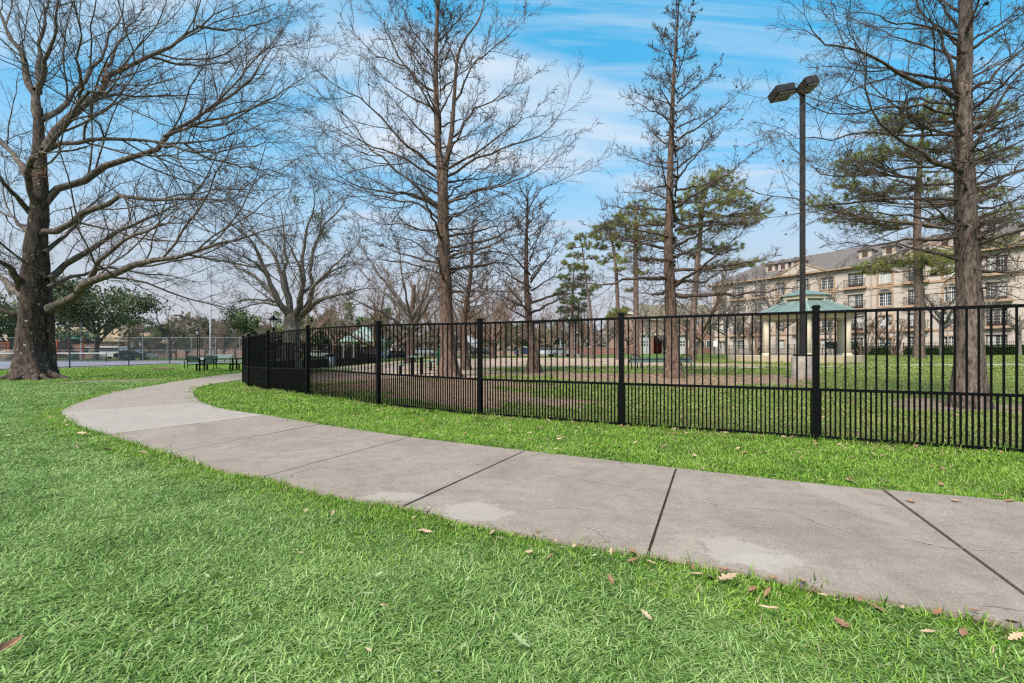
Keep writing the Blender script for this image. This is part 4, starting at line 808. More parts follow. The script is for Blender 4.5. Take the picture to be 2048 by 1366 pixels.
for k, (px, Y, s, lab) in enumerate([(512, 88, .92, 'grey-green tree straight behind the fence end post'), (545, 95, .9, 'green tree top behind the lantern lamp'), (612, 98, 1.0, 'green tree low between the pale oak trunk and the tall green tree'), (718, 100, 1.02, 'green tree right above the pavilion roof ridge'), (752, 94, .95, 'small green tree right of the pavilion'), (985, 110, 1.05, 'dull green tree behind the brown trees in mid picture'), (1030, 104, .78, 'low green tree left of the small cypress trunk'), (1095, 106, .72, 'low green tree between small cypress and signal pole'), (470, 100, .75, 'dark green tree at the right end of the court fence'), (300, 96, .7, 'green tree right of the live oak crown'), (380, 98, .72, 'green tree between the two court light poles')]):
    place(copy_tree(protos[k % 2]), at(px, Y), s, k * 1.3, lab)
# bare trees further off
BG = 'bare trees in the background'
lvf = ((6, 42, .4), (6, 42, .48), (5, 40, .55))
pb = [mid_tree(at(960, 58), 12.3, 'dense brown bare tree between the leaning cypress and the small cypress', 71, (B_BROWN, B_BROWN, B_BROWN), .6, 9, .022, lvf, group=BG, fork=.15, tr=.02),
      mid_tree(at(340, 74), 12.4, 'pale upright bare tree right of the live oak', 72, (B_GREY, B_GREY, B_GREY), .55, 9, .022, lvf, group=BG, fork=.25, tr=.022),
      mid_tree(at(1555, 47), 9.5, 'slim grey bare tree left of the gazebo cupola', 73, (B_GREY, B_GREY, B_GREY), .5, 8, .014, lvf, group=BG, fork=.3, tr=.018)]
for k, (px, Y, s, t_, lab) in enumerate([(905, 64, .95, 0, 'dense brown bare tree just right of the forked cypress trunk'), (1008, 62, .92, 0, 'dense brown bare tree left of the small cypress'), (1040, 75, .85, 0, 'brown bare tree straight behind the small cypress'), (1100, 78, .9, 0, 'brown bare tree behind the signal pole'), (1215, 70, .75, 1, 'pale bare tree with straight trunk left of the brick tower'), (1190, 84, .95, 0, 'brown bare tree behind the street lamp'),
    (1325, 78, .80, 2, 'grey bare tree before the fire station bay'), (1372, 70, .85, 2, 'grey bare tree between slim cypress and leaning pine'), (1425, 66, 1.1, 1, 'grey bare tree at the left end of the apartments'), (1452, 58, 1.0, 2, 'grey bare tree beside the white road sign'), (1500, 60, .95, 2, 'slim bare tree before the apartment dormers'),
    (1882, 42, .95, 2, 'grey bare tree between the large pine and the thick cypress'), (1612, 56, .6, 2, 'small bare tree seen through the gazebo'), (2040, 44, .8, 2, 'bare tree at the right edge before the balconies'), (352, 72, .55, 0, 'low brown bare tree at the court corner'), (372, 70, .5, 0, 'low brown bare tree right of the court corner tree'), (445, 78, .68, 0, 'brown bare tree right of the tall court light pole'), (470, 82, .8, 1, 'pale bare tree near the fence end'), (255, 80, .6, 0, 'brown bare tree behind the white van'), (770, 72, .75, 1, 'pale bare tree behind the park lamp'), (850, 80, .85, 0, 'brown bare tree left of the forked cypress'), (300, 84, .62, 0, 'brown bare tree above the court benches'), (610, 60, .95, 0, 'brown bare tree just right of the pale oak trunk'), (668, 60, .95, 0, 'brown bare tree left of the pavilion roof'), (705, 80, 1.0, 1, 'pale bare tree above the pavilion roof'), (748, 56, 1.0, 0, 'brown bare tree right of the pavilion roof'), (795, 55, 1.05, 0, 'brown bare tree behind the black bench'), (872, 60, 1.0, 0, 'brown bare tree straight behind the forked cypress'), (930, 70, 1.15, 0, 'tall brown bare tree behind the leaning cypress'), (985, 56, .9, 0, 'dense brown bare tree second left of the small cypress'), (1075, 66, .85, 0, 'brown bare tree just right of the small cypress'), (1130, 66, .8, 1, 'pale bare tree above the silver car'), (1165, 64, .75, 0, 'brown bare tree right of the street lamp'), (1255, 72, .8, 0, 'brown bare tree before the brick tower'), (1300, 66, .9, 2, 'grey bare tree before the white bay door'), (1350, 62, .95, 2, 'grey bare tree straight behind the slim cypress'), (1400, 56, 1.0, 0, 'brown bare tree right of the leaning pine trunk'), (1475, 52, .85, 2, 'grey bare tree left of the gazebo platform'), (1660, 47, .85, 2, 'grey bare tree right of the gazebo cupola'), (1950, 46, .9, 2, 'grey bare tree behind the thick cypress trunk'), (520, 74, .7, 0, 'brown bare tree behind the fence end post'), (410, 66, .55, 0, 'low brown bare tree left of the tall court light pole')]):
    place(copy_tree(pb[t_]), at(px, Y), s, k * 1.7 + .5, lab)
# reddish crape myrtles before the apartments
MYR = bark('myrtle_bark', (.16, .10, .075), (.36, .25, .19), stretch=(3, 3, 1)); LEAFR = leaf_mat('myrtle_seedheads', (.10, .045, .03), (.26, .13, .09))
def myrtle(px, Y, H, label, seed, n):
    r = np.random.default_rng(seed); b = at(px, Y); root = thing('crape_myrtle', b, label, 'tree', 'crape myrtles before the apartments'); ls = []; 
    for k in range(9):
        a = k * 2.4; el = r.uniform(1.0, 1.45); d = np.array([cos(a) * cos(el), sin(a) * cos(el), sin(el)]); q = [b + [cos(a) * .15, sin(a) * .15, -.1]]
        for s in range(6): d = norm(d + r.normal(0, .07, 3)); q.append(q[-1] + d * H * .75 / 6)
        ls.append(q)
    lp = limb_arr(ls, 10); lr = np.tile(np.linspace(.07, .02, 10), (9, 1)); s1, r1_ = sprout(r, lp, lr, 8, .4, 1, 30, .35, .6, 5, .12, .08, .014); s2, r2_ = sprout(r, s1, r1_, 6, .2, 1, 32, .5, .7, 4, .12, .05, .011)
    for i in range(9): put('stem', tubes(lp[i:i + 1], lr[i:i + 1], 6), MYR, root, b)
    put('twigs', merge([tubes(s1, r1_, 4), tubes(s2, r2_, 3)]), MYR, root, b, kind='stuff')
    e = s2[:, -1]; pts = e[r.integers(0, len(e), n)] + r.normal(0, .08, (n, 3)); V, Q, ti = leaves(pts, r, .07); o = link('seed_heads', np_mesh('seed_heads', V - b, Q, None, [LEAFR], attrs={'tint': ('POINT', ti)}), root); o['kind'] = 'stuff'
myrtle(1728, 43, 5.2, 'reddish crape myrtle right of the gazebo', 501, 900); myrtle(1510, 50, 5.0, 'reddish crape myrtle left of the gazebo', 502, 500); myrtle(1790, 44, 4.6, 'tan crape myrtle left of the large pine trunk', 503, 250)
# far wood that closes the horizon, one mass
r = np.random.default_rng(9); n = 34000; a = r.uniform(-1.45, 1.45, n); R_ = r.uniform(150, 190, n); hh = 7.5 + 3.0 * np.sin(a * 17) + 1.6 * np.sin(a * 41 + 1) + 1.2 * np.sin(a * 97)
pts = np.stack([R_ * np.sin(a), R_ * np.cos(a), r.uniform(0, 1, n) ** .8 * hh + .3], 1); V, Q, ti = leaves(pts, r, .9)
tag(link('far_woods', np_mesh('far_woods', V, Q, None, [leaf_mat('wood_leaves', (.10, .08, .06), (.25, .20, .15))], attrs={'tint': ('POINT', ti)})), 'far brown-green woods along the horizon', 'woods', kind='stuff')
# ---------------------------------------------------------------- materials for built things
STUC = mat('stucco', (0.465, 0.39, 0.33), 0.9, 0.10, 1.2, 0.2, 60); STUC2 = mat('stucco_base', (0.37, 0.31, 0.26), 0.9, 0.08, 1.5, 0.3, 50)
TRIM = mat('tan_trim', (0.38, 0.25, 0.16), 0.8, 0.1, 3); ROOFT = mat('roof_shingle', (0.14, 0.115, 0.105), 0.95, 0.3, 3, 0.8, 20, stretch=(1, 1, 4)); DOORB = mat('brown_door', (0.085, 0.045, 0.032), 0.6, 0.2, 4)
WFRAME = mat('white_frame', (0.62, 0.60, 0.56), 0.6, 0.05, 4); GLASS = mat('window_glass', (0.05, 0.06, 0.07), 0.06, 0.3, 0.8, spec=0.9); BLIND = mat('blind', (0.42, 0.42, 0.40), 0.7, 0.15, 1.5, stretch=(.3, .3, 14))
BRICK = mat('brick', (0.22, 0.115, 0.085), 0.9, 0.22, 6, 0.4, 40); BRICK2 = mat('pink_brick', (0.31, 0.195, 0.155), 0.9, 0.18, 5, 0.4, 40); CREAM = mat('cream_paint', (0.56, 0.475, 0.345), 0.75, 0.05, 2); CREAM2 = mat('tan_render', (0.42, 0.33, 0.22), 0.85, 0.08, 2)
TEAL = mat('teal_metal', (0.155, 0.21, 0.185), 0.42, 0.12, 1.5, spec=0.5); TEALP = mat('pale_teal_metal', (0.24, 0.32, 0.29), 0.45, 0.1, 1.5); DKM = mat('dark_bronze', (0.022, 0.018, 0.016), 0.5, 0.3, 6, 0, stretch=(1, 1, .3)); LENS = mat('lamp_lens', (0.10, 0.09, 0.065), 0.5, 0.25, 8)
GALV = mat('galvanised', (0.27, 0.28, 0.30), 0.55, 0.1, 2, metal=0.3); CONB = mat('cast_concrete', (0.33, 0.29, 0.25), 0.9, 0.25, 3, 0.6, 30); GRN = mat('green_metal', (0.010, 0.036, 0.024), 0.6, 0.2, 5, spec=.15); GRN2 = mat('worn_green_metal', (0.17, 0.235, 0.215), 0.6, 0.2, 5, spec=.2)
ORG = mat('orange_paint', (0.70, 0.12, 0.02), 0.5, 0.1, 3); TANP = mat('tan_plastic', (0.5, 0.36, 0.24), 0.6, 0.1, 3); YEL = mat('signal_yellow', (0.55, 0.28, 0.03), 0.55, 0.1, 3); WHITEP = mat('white_paint', (0.72, 0.72, 0.70), 0.5, 0.05, 3); BLUEP = mat('blue_paint', (0.03, 0.10, 0.30), 0.4, .1, 3)
RUB = mat('rubber', (0.015, 0.015, 0.015), 0.8, .2, 8); CHR = mat('chrome', (0.6, 0.6, 0.6), .25, .05, 3, metal=1.0)
WOOD = mat('weathered_wood', (.16, .11, .075), .9, .3, 4, .6, 20, stretch=(.3, 1, 1))

# ---------------------------------------------------------------- light pole with two floodlight boxes
YL = 15.2; b = at(1605, YL); root = thing('light_pole', b, 'tall dark light pole with two box heads on a concrete pier', 'light pole'); hp = zpx(165, YL) - b[2]
MB().lathe((0, 0, 0), [(.33, -.2), (.335, .0), (.335, .70), (.32, .74)], 28).build('concrete_pier', CONB, root, True)
MB().box((0, 0, .775), (.40, .40, .07)).build('base_plate', DKM, root)
MB().box((0, 0, (hp + .78) / 2), (.13, .13, hp - .78)).build('pole', DKM, root, bevel=.01)
def floodlight(c, rz, tilt, w=.66, d=.48, h=.26):
    o = MB().add([(-w / 2, -d / 2, -h * .35), (w / 2, -d / 2, -h * .35), (w / 2, d / 2, -h * .5), (-w / 2, d / 2, -h * .5), (-w / 2, -d / 2, h * .5), (w / 2, -d / 2, h * .5), (w / 2, d / 2, h * .42), (-w / 2, d / 2, h * .42)], [(0, 3, 2, 1), (4, 5, 6, 7), (0, 1, 5, 4), (1, 2, 6, 5), (2, 3, 7, 6), (3, 0, 4, 7)]).build('lamp_head', DKM, root, loc=c, bevel=.012); o.rotation_euler = (tilt, -.24, rz)
    MB().box((0, -.01, -h * .43), (w * .86, d * .84, .05)).build('lens', LENS, o)
floodlight((-.66, .05, hp - .32), .15, -.22, w=.68, h=.30); floodlight((-.02, -.30, hp - .27), .12, -.22, w=.44, h=.30)
MB().bar((-.30, .02, hp - .27), (.0, 0, hp - .27), .09, .13).build('arm', DKM, root); MB().bar((0, -.04, hp - .30), (.16, -.10, hp - .27), .08, .1).build('arm', DKM, root)

# ---------------------------------------------------------------- gazebo
YG = 30.0; gx0, gy0, _ = at(1607, YG); gzb = zg(gx0, gy0); root = thing('gazebo', (gx0, gy0, gzb), 'cream columned gazebo with two-tier green metal roof on a round platform', 'gazebo')
pt = zpx(711, YG) - gzb; eave = zpx(631, YG) - gzb; t1 = zpx(606, YG) - gzb; t2 = zpx(594, YG) - gzb; t3 = zpx(580, YG) - gzb
MB().lathe((-.6, .3, 0), [(3.9, -.3), (3.9, pt)], 32).build('platform', CREAM2, root)
MB().lathe((-.6, .3, 0), [(3.86, pt), (3.84, pt + .012)], 32).build('platform_floor', PALEC, root)
R6 = 2.5; va = atan2(gx0, gy0)
for k in range(6):
    a = radians(30 + 60 * k + 5) - va; x, y = R6 * cos(a), R6 * sin(a); c = MB().lathe((0, 0, 0), [(.20, 0), (.195, 1.4), (.185, eave - pt)], 16).build('column', CREAM, root, True, (x, y, pt + .011))
    MB().lathe((0, 0, 0), [(.255, 0), (.255, .10), (.21, .14)], 16).build('column_base', CREAM, c); MB().lathe((0, 0, eave - pt - .16), [(.20, 0), (.26, .06), (.26, .15)], 16).build('capital', CREAM, c)
rot = radians(35) - va
MB().lathe((0, 0, 0), [(R6 + .20, eave - .30), (R6 + .20, eave - .02), (R6 - .22, eave - .02), (R6 - .22, eave - .30), (R6 + .20, eave - .30)], 6, False, rot).build('ring_beam', CREAM, root)
lo = MB().lathe((0, 0, 0), [(3.25, eave - .03), (3.25, eave + .03), (1.3, t1 + .05)], 6, False, rot).build('lower_roof', TEAL, root)
MB().lathe((0, 0, 0), [(3.23, eave - .05), (1.25, t1 - .02)], 6, False, rot).build('ceiling', CREAM, root)
for k in range(6):
    a = rot + k * pi / 3; MB().bar((3.25 * cos(a), 3.25 * sin(a), eave + .04), (1.3 * cos(a), 1.3 * sin(a), t1 + .07), .09, .05).build('hip_cap', TEALP, lo)
    for q in (-.66, -.33, 0, .33, .66):
        a2 = rot + (k + 1) * pi / 3; e0_ = np.array([3.25 * cos(a), 3.25 * sin(a)]); e1_ = np.array([3.25 * cos(a2), 3.25 * sin(a2)]); u0 = np.array([1.3 * cos(a), 1.3 * sin(a)]); u1 = np.array([1.3 * cos(a2), 1.3 * sin(a2)]); f = (q + 1) / 2
        p0 = e0_ * (1 - f) + e1_ * f; p1 = u0 * (1 - f) + u1 * f; MB().bar((*p0, eave + .045), (*p1, t1 + .065), .035, .04).build('seam', TEALP if q == 0 else TEAL, lo)
    c = MB().box((1.2 * cos(a), 1.2 * sin(a), (t1 + t2) / 2), (.2, .2, t2 - t1 + .04), a).build('cupola_post', CREAM, root)
upo = MB().lathe((0, 0, 0), [(1.5, t2), (1.5, t2 + .05), (.12, t3), (.0, t3 + .1)], 6, False, rot).build('upper_roof', TEAL, root)
MB().lathe((0, 0, 0), [(1.36, t2 - .02), (1.36, t2 - .2), (1.1, t2 - .2), (1.1, t2 - .02)], 6, False, rot).build('cupola_beam', CREAM, root)
for k in range(6):
    a = rot + k * pi / 3; MB().bar((1.5 * cos(a), 1.5 * sin(a), t2 + .06), (.12 * cos(a), .12 * sin(a), t3 + .01), .06, .04).build('hip_cap', TEALP, upo)

# ---------------------------------------------------------------- apartment block
A0 = np.array([38.1, 78.0]); dv = np.array([.562, -.827]); dv /= np.linalg.norm(dv); rzb = atan2(dv[1], dv[0]); zb = .8
def s_px(px): k = (px - CXP) / FPX; return (k * A0[1] - A0[0]) / (dv[0] - k * dv[1])
root = thing('apartment_building', (A0[0], A0[1], zb), 'four-storey beige stucco apartment block with brown roof and balconies', 'building', rz=rzb)
S0, S1 = s_px(1424), 50.0; EV = 13.05 - zb; FLR = [1.15 - zb, 4.15 - zb, 7.2 - zb, 10.22 - zb]
cols = [('d', 1466, 1487), ('d', 1510, 1531), ('w', 1553, 1569), ('d', 1593, 1617), ('w', 1641, 1667), ('d', 1696, 1726), ('w', 1757, 1784), ('d', 1816, 1850), ('w', 1888, 1916), ('d', 1972, 2015), ('w', 2070, 2105), ('w', 1438, 1450)]
ops = []
for (t_, p0, p1) in cols:
    a, c = sorted((s_px(p0), s_px(p1)))
    for f in range(4):
        if t_ == 'd': ops.append((t_, f, a, c, FLR[f] + .02, FLR[f] + 1.98))
        else: ops.append((t_, f, a, c, FLR[f] + .12, FLR[f] + 1.92))
sb = sorted({S0, S1, *[o[2] for o in ops], *[o[3] for o in ops]}); zb_ = sorted({-.6, EV, *[o[4] for o in ops], *[o[5] for o in ops]})
w = MB(); RC = .22
for i in range(len(sb) - 1):
    for j in range(len(zb_) - 1):
        sm, zm = (sb[i] + sb[i + 1]) / 2, (zb_[j] + zb_[j + 1]) / 2
        if any(o[2] < sm < o[3] and o[4] < zm < o[5] for o in ops): continue
        w.add([(sb[i], 0, zb_[j]), (sb[i + 1], 0, zb_[j]), (sb[i + 1], 0, zb_[j + 1]), (sb[i], 0, zb_[j + 1])], [(0, 1, 2, 3)])
for o in ops:
    _, _, a, c, z0, z1 = o
    for q in ([(a, 0, z0), (a, RC, z0), (a, RC, z1), (a, 0, z1)], [(c, 0, z0), (c, 0, z1), (c, RC, z1), (c, RC, z0)], [(a, 0, z1), (a, RC, z1), (c, RC, z1), (c, 0, z1)], [(a, 0, z0), (c, 0, z0), (c, RC, z0), (a, RC, z0)]): w.add(q, [(0, 1, 2, 3)])
w.add([(S0, 0, -.6), (S0, 15, -.6), (S0, 15, EV), (S0, 0, EV)], [(0, 3, 2, 1)]); w.add([(S1, 0, -.6), (S1, 15, -.6), (S1, 15, EV), (S1, 0, EV)], [(0, 1, 2, 3)]); w.add([(S0, 15, -.6), (S1, 15, -.6), (S1, 15, EV), (S0, 15, EV)], [(0, 3, 2, 1)])
w.build('wall', STUC, root)
for z, h, dd, m in ((FLR[3] - .42, .26, .10, TRIM), (FLR[1] - .35, .24, .10, TRIM), (EV - .32, .30, .16, TRIM), (FLR[2] - .2, .08, .05, STUC2)): MB().box(((S0 + S1) / 2, -dd / 2 - .001, z + h / 2), (S1 - S0, dd, h)).build('belt_course', m, root)
for k in range(6): MB().box(((S0 + S1) / 2, -.011, -.3 + k * .42), (S1 - S0, .02, .34)).build('base_course', STUC2, root) if FLR[1] - .5 > -.3 + k * .42 + .2 and k < 1 else None
rf = MB(); ov = .55; Rz = EV + 4.1
rf.add([(S0 - ov, -ov, EV), (S1 + 3, -ov, EV), (S1 + 3, 7.5, Rz), (S0 + 6.5, 7.5, Rz), (S0 - ov, 15 + ov, EV), (S1 + 3, 15 + ov, EV)], [(0, 1, 2, 3), (0, 3, 4), (4, 3, 2, 5)])
rf.add([(S0 - ov, -ov, EV), (S1 + 3, -ov, EV), (S1 + 3, -ov, EV - .18), (S0 - ov, -ov, EV - .18)], [(3, 2, 1, 0)]); rf.add([(S0 - ov, -ov, EV - .18), (S1 + 3, -ov, EV - .18), (S1 + 3, .3, EV - .18), (S0 - ov, .3, EV - .18)], [(0, 1, 2, 3)][::-1])
roof = rf.build('roof', ROOFT, root)
MB().box(((S0 + S1) / 2, -ov - .05, EV - .07), (S1 - S0 + 2, .1, .2)).build('gutter', TRIM, root)
for px in (1506, 1531, 1557, 1690, 1737, 1790, 1845, 2010):       # dormers
    s = s_px(px) + 1.6; y0 = 2.3; z0 = EV + (y0 + ov) * 4.1 / (7.5 + ov) - .35; d = MB().box((s, y0 + 1.2, z0 + .75), (1.5, 2.4, 1.5)).build('dormer', STUC, root)
    MB().add([(s - .95, y0 - .25, z0 + 1.45), (s + .95, y0 - .25, z0 + 1.45), (s, y0 - .25, z0 + 2.1), (s - .95, y0 + 3, z0 + 1.45), (s + .95, y0 + 3, z0 + 1.45), (s, y0 + 3.4, z0 + 2.1)], [(0, 1, 2), (0, 2, 5, 3), (1, 4, 5, 2), (0, 3, 4, 1)]).build('dormer_roof', ROOFT, d); MB().box((s, y0 - .02, z0 + .85), (.62, .05, .75)).build('louvre', DOORB, d)
for px in (1604, 2110, 1860):                                         # gables at the eaves
    s = s_px(px); hw_ = 3.4
    MB().add([(s - hw_, -.62, EV - .02), (s + hw_, -.62, EV - .02), (s, -.62, EV + 1.5), (s, 3.4, EV + 1.5)], [(0, 1, 2), (0, 2, 3), (1, 3, 2)]).build('gable_roof', ROOFT, root)
    g_ = MB().add([(s - hw_ + .5, -.66, EV + .06), (s + hw_ - .5, -.66, EV + .06), (s, -.66, EV + 1.45)], [(0, 1, 2)]).build('gable', STUC, root)
    MB().bar((s - hw_, -.68, EV + .02), (s, -.68, EV + 1.72), .12, .2).build('verge_board', TRIM, root); MB().bar((s + hw_, -.69, EV + .02), (s, -.69, EV + 1.72), .12, .2).build('verge_board', TRIM, root)
def muntins(b, a, c, z0, z1, y, nx, nz_, t=.035):
    for i in range(1, nx): b.box((a + (c - a) * i / nx, y, (z0 + z1) / 2), (t, .03, z1 - z0))
    for j in range(1, nz_): b.box(((a + c) / 2, y + .004, z0 + (z1 - z0) * j / nz_), (c - a, .03, t))
for (t_, f, a, c, z0, z1) in ops:
    wd = c - a
    if t_ == 'd':
        o = MB().box(((a + c) / 2, RC - .02, (z0 + z1) / 2), (wd, .06, z1 - z0)).build('french_door', DOORB, root)
        for i in range(2):
            la = a + wd * (.06 + .48 * i); lc = la + wd * .40; MB().box(((la + lc) / 2, RC - .06, (z0 + z1) / 2 + .12), (lc - la, .03, (z1 - z0) * .78)).build('pane', GLASS if (f + i + int(a)) % 3 else BLIND, o)
            m_ = MB(); muntins(m_, la, lc, z0 + .3, z1 - .06, RC - .085, 3, 5); m_.build('muntins', WFRAME, o)
        if f > 0:
            bl = MB().box(((a + c) / 2, -.27, z0 - .17), (wd + .9, .54, .30)).build('balcony', TRIM, root); rl = MB(); zt = z0 + 1.0
            rl.bar((a - .35, -.5, zt), (c + .35, -.5, zt), .05, .05); rl.bar((a - .35, -.5, z0 + .06), (c + .35, -.5, z0 + .06), .04, .04)
            for k in range(int(wd / .16) + 5): rl.box((a - .35 + k * (wd + .7) / (int(wd / .16) + 4), -.5, z0 + .5), (.025, .025, 1.0))
            for q in (a - .35, c + .35): rl.bar((q, -.5, zt), (q, 0, zt), .05, .05)
            rl.build('railing', BLK, bl)
        MB().box(((a + c) / 2, -.03, z1 + .14), (wd + .3, .1, .24)).build('lintel', STUC2, root)
    else:
        o = MB().box(((a + c) / 2, RC - .015, (z0 + z1) / 2), (wd, .04, z1 - z0)).build('window', WFRAME, root)
        MB().box(((a + c) / 2, RC - .05, (z0 + z1) / 2), (wd - .18, .03, z1 - z0 - .16)).build('pane', GLASS if (f + int(c)) % 2 else BLIND, o); m_ = MB(); muntins(m_, a + .09, c - .09, z0 + .08, z1 - .08, RC - .08, 4 if wd > 2 else 3, 4); m_.box(((a + c) / 2, RC - .085, (z0 + z1) / 2), (.09, .035, z1 - z0 - .1)); m_.build('muntins', WFRAME, o)
        fr = MB(); t = .2
        for cc, dd in ((((a + c) / 2, -.035, z1 + t / 2), (wd + 2 * t, .1, t)), (((a + c) / 2, -.035, z0 - t / 2), (wd + 2 * t, .14, t)), ((a - t / 2, -.035, (z0 + z1) / 2), (t, .1, z1 - z0)), ((c + t / 2, -.035, (z0 + z1) / 2), (t, .1, z1 - z0))): fr.box(cc, dd)
        fr.build('surround', TRIM, o)
        if f == 2:                                                     # round heads on the third floor
            ar = MB(); n = 10; R_ = wd / 2; cx_ = (a + c) / 2; zc = z1 + .0
            P1 = [(cx_ + (R_ + t) * cos(pi * k / n), zc + t + (R_ * .75 + t) * sin(pi * k / n) * .62) for k in range(n + 1)]
            ar.add([(x, -.09, z) for x, z in P1] + [(x, .0, z) for x, z in P1], [tuple(range(n, -1, -1))] + [(k, k + 1, n + 2 + k, n + 1 + k) for k in range(n)]); ar.build('arched_head', TRIM, o)
            P2 = [(cx_ + (R_ - .1) * cos(pi * k / n), zc + t * .5 + (R_ * .75) * sin(pi * k / n) * .62) for k in range(n + 1)]; MB().add([(x, -.10, z) for x, z in P2], [tuple(range(n, -1, -1))]).build('arched_pane', GLASS, o)
for s in np.arange(S0 + .4, S1, 7.7): MB().lathe((s, -.14, -.5), [(.06, 0), (.06, EV + .4)], 8).build('downpipe', STUC2, root)
# street fence before the apartments
def metal_fence(name, pts, h, label, sp=.14, wall=None, piers=0):
    p0 = np.array(pts[0]); z0 = zg(*p0); root = thing(name, (p0[0], p0[1], z0), label, 'fence'); Lt = 0
    line = resample(np.array(pts), int(np.linalg.norm(np.diff(np.array(pts), axis=0), axis=1).sum() / 2.4) + 1); pk = MB()
    for i in range(len(line)):
        p = line[i]; q = np.array([*(p - p0), zg(*p) - z0])
        MB().box((q[0], q[1], q[2] + h / 2), (.07, .07, h + .06)).build('post', BLK, root)
        if piers and i % piers == 0: MB().box((q[0] + .35, q[1] + .2, q[2] + h / 2 + .1), (.55, .55, h + .3)).build('pier', STUC2, root)
        if i + 1 < len(line):
            n_ = line[i + 1]; e = np.array([*(n_ - p0), zg(*n_) - z0])
            for zz_ in (h - .05, .15): MB().bar(q + [0, 0, zz_], e + [0, 0, zz_], .035, .035).build('rail', BLK, root)
            d = e - q; m_ = int(np.linalg.norm(d) / sp)
            for k in range(1, m_): c_ = q + d * k / m_; pk.box((c_[0], c_[1], c_[2] + h / 2), (.02, .02, h))
    pk.build('far_pickets', BLK, root, kind='stuff'); return root
def fpt(px, off): s = s_px(px); q = A0 + dv * s + np.array([-.827, -.562]) * off; return (float(q[0]), float(q[1]))
metal_fence('street_fence', [(24, 60), fpt(1436, 6.5), fpt(2060, 6.5), fpt(2300, 6.5)], 1.45, 'black metal street fence in front of the apartment block', .15)
pl = thing('patio_wall', (*fpt(1500, 4.2), .7), 'low tan patio wall at the foot of the apartments', 'wall', rz=rzb)
MB().box((17, 0, .5), (42, .25, 1.0)).build('wall_body', STUC2, pl); MB().box((17, 0, 1.04), (42, .35, .08)).build('coping', STUC, pl)
for k in range(9): MB().box((-2 + k * 4.9, -.02, .75), (.5, .5, 1.7)).build('pier', STUC, pl)
def hedge(px, Lh, label, seed, off=5.6, h=1.05):
    r = np.random.default_rng(seed); q = fpt(px, off); o = thing('hedge', (q[0], q[1], zg(*q)), label, 'hedge', 'clipped hedges before the apartments', rzb); n = int(900 * Lh)
    pts = r.uniform(-.5, .5, (n, 3)); ax = r.integers(0, 3, n); pts[np.arange(n), ax] = np.sign(pts[np.arange(n), ax]) * r.uniform(.42, .54, n); pts = pts * [Lh, .9, h] + [0, 0, h * .5]
    V, Q, ti = leaves(pts, r, .075); l = link('hedge_leaves', np_mesh('hedge_leaves', V, Q, None, [LEAFH], attrs={'tint': ('POINT', ti)}), o); l['kind'] = 'stuff'; MB().box((0, 0, h * .45), (Lh * .86, .7, h * .82)).build('hedge_core', LEAFH, o)
for px, l_, lab in ((1775, 3.4, 'dark clipped hedge under the round-headed window'), (1885, 4.0, 'dark clipped hedge left of the thick cypress'), (2032, 3.0, 'dark clipped hedge at the right edge of the view'), (1560, 1.5, 'small clipped hedge left of the gazebo bench'), (1812, 1.4, 'short clipped hedge beside the large pine')): hedge(px, l_, lab, int(px))
# overhead wires
wl = thing('utility_line', (at(1293, 88)), 'pair of thin overhead wires crossing in front of the apartments', 'wires'); wb = np.array(wl.location)
for dz in (0, .75):
    p0 = P(1293, 628, 88) + [0, 0, dz]; p1 = P(2330, 520, 40) + [0, 0, dz * .8]; MB().tube([p0 + (p1 - p0) * t - [0, 0, 4 * t * (1 - t) * .7] - wb for t in np.linspace(0, 1, 14)], .022, 5).build('wire', DKM, wl)

# ---------------------------------------------------------------- fire station, signals, street lamp, walls
YF = 100.; q = at(1325, YF); root = thing('fire_station', q, 'red brick fire station with open engine bay behind the trees', 'building'); X = lambda px: (px - CXP) / FPX * YF - q[0]; Z = lambda py: zpx(py, YF) - q[2]
def wallp(b, x0, x1, z0, z1, y=0, t=.5): b.box(((x0 + x1) / 2, y + t / 2, (z0 + z1) / 2), (x1 - x0, t, z1 - z0))
for (x0, x1, z0, z1) in ((1265, 1282, None, 640), (1303, 1307, None, 672), (1336, 1350, None, 672), (1372, 1440, None, 652), (1282, 1372, 672, 640)):
    b = MB(); wallp(b, X(x0), X(x1), -.4 if z0 is None else Z(z0), Z(z1)); b.build('wall', BRICK if x0 > 1300 else BRICK2, root)
MB().box(((X(1265) + X(1440)) / 2, 14, Z(640) / 2), (X(1440) - X(1265), .4, Z(640))).build('rear_wall', BRICK, root)
for k in range(5): o = MB().box((X(1381 + k * 12), -.02, 2.2), (.95, .1, 1.5)).build('window', WFRAME, root); MB().box((X(1381 + k * 12), -.08, 2.2), (.75, .05, 1.3)).build('pane', GLASS, o)
b = MB(); b.box((X(1243), 2.5, Z(628) / 2 - .2), (X(1265) - X(1222), 5, Z(628) + .4)); b.build('tower', BRICK2, root); MB().box((X(1243), 2.5, Z(628) + .15), (X(1265) - X(1222) + .5, 5.5, .35)).build('tower_cap', WFRAME, root)
MB().box((X(1318), .15, Z(668)), (X(1380) - X(1278), .5, .5)).build('canopy_band', CREAM, root)
DOORW = mat('dull_white', (.40, .39, .37), .7, .08, 2); d1 = MB().box((X(1292.5), .3, Z(690)), (X(1303) - X(1282), .1, Z(672) + .4)).build('bay_door', DOORW, root)
for i in range(4):
    for j in range(2): MB().box((X(1284.5 + i * 5.2), .23, Z(697 - 6 * j) + .8), (.38, .04, .42)).build('pane', GLASS, d1)
d2 = MB().box((X(1361), .3, Z(690)), (X(1372) - X(1350), .1, Z(672) + .4)).build('bay_door', DOORW, root)
for i in range(4):
    for j in range(2): MB().box((X(1352.5 + i * 5.2), .23, Z(697 - 6 * j) + .8), (.38, .04, .42)).build('pane', GLASS, d2)
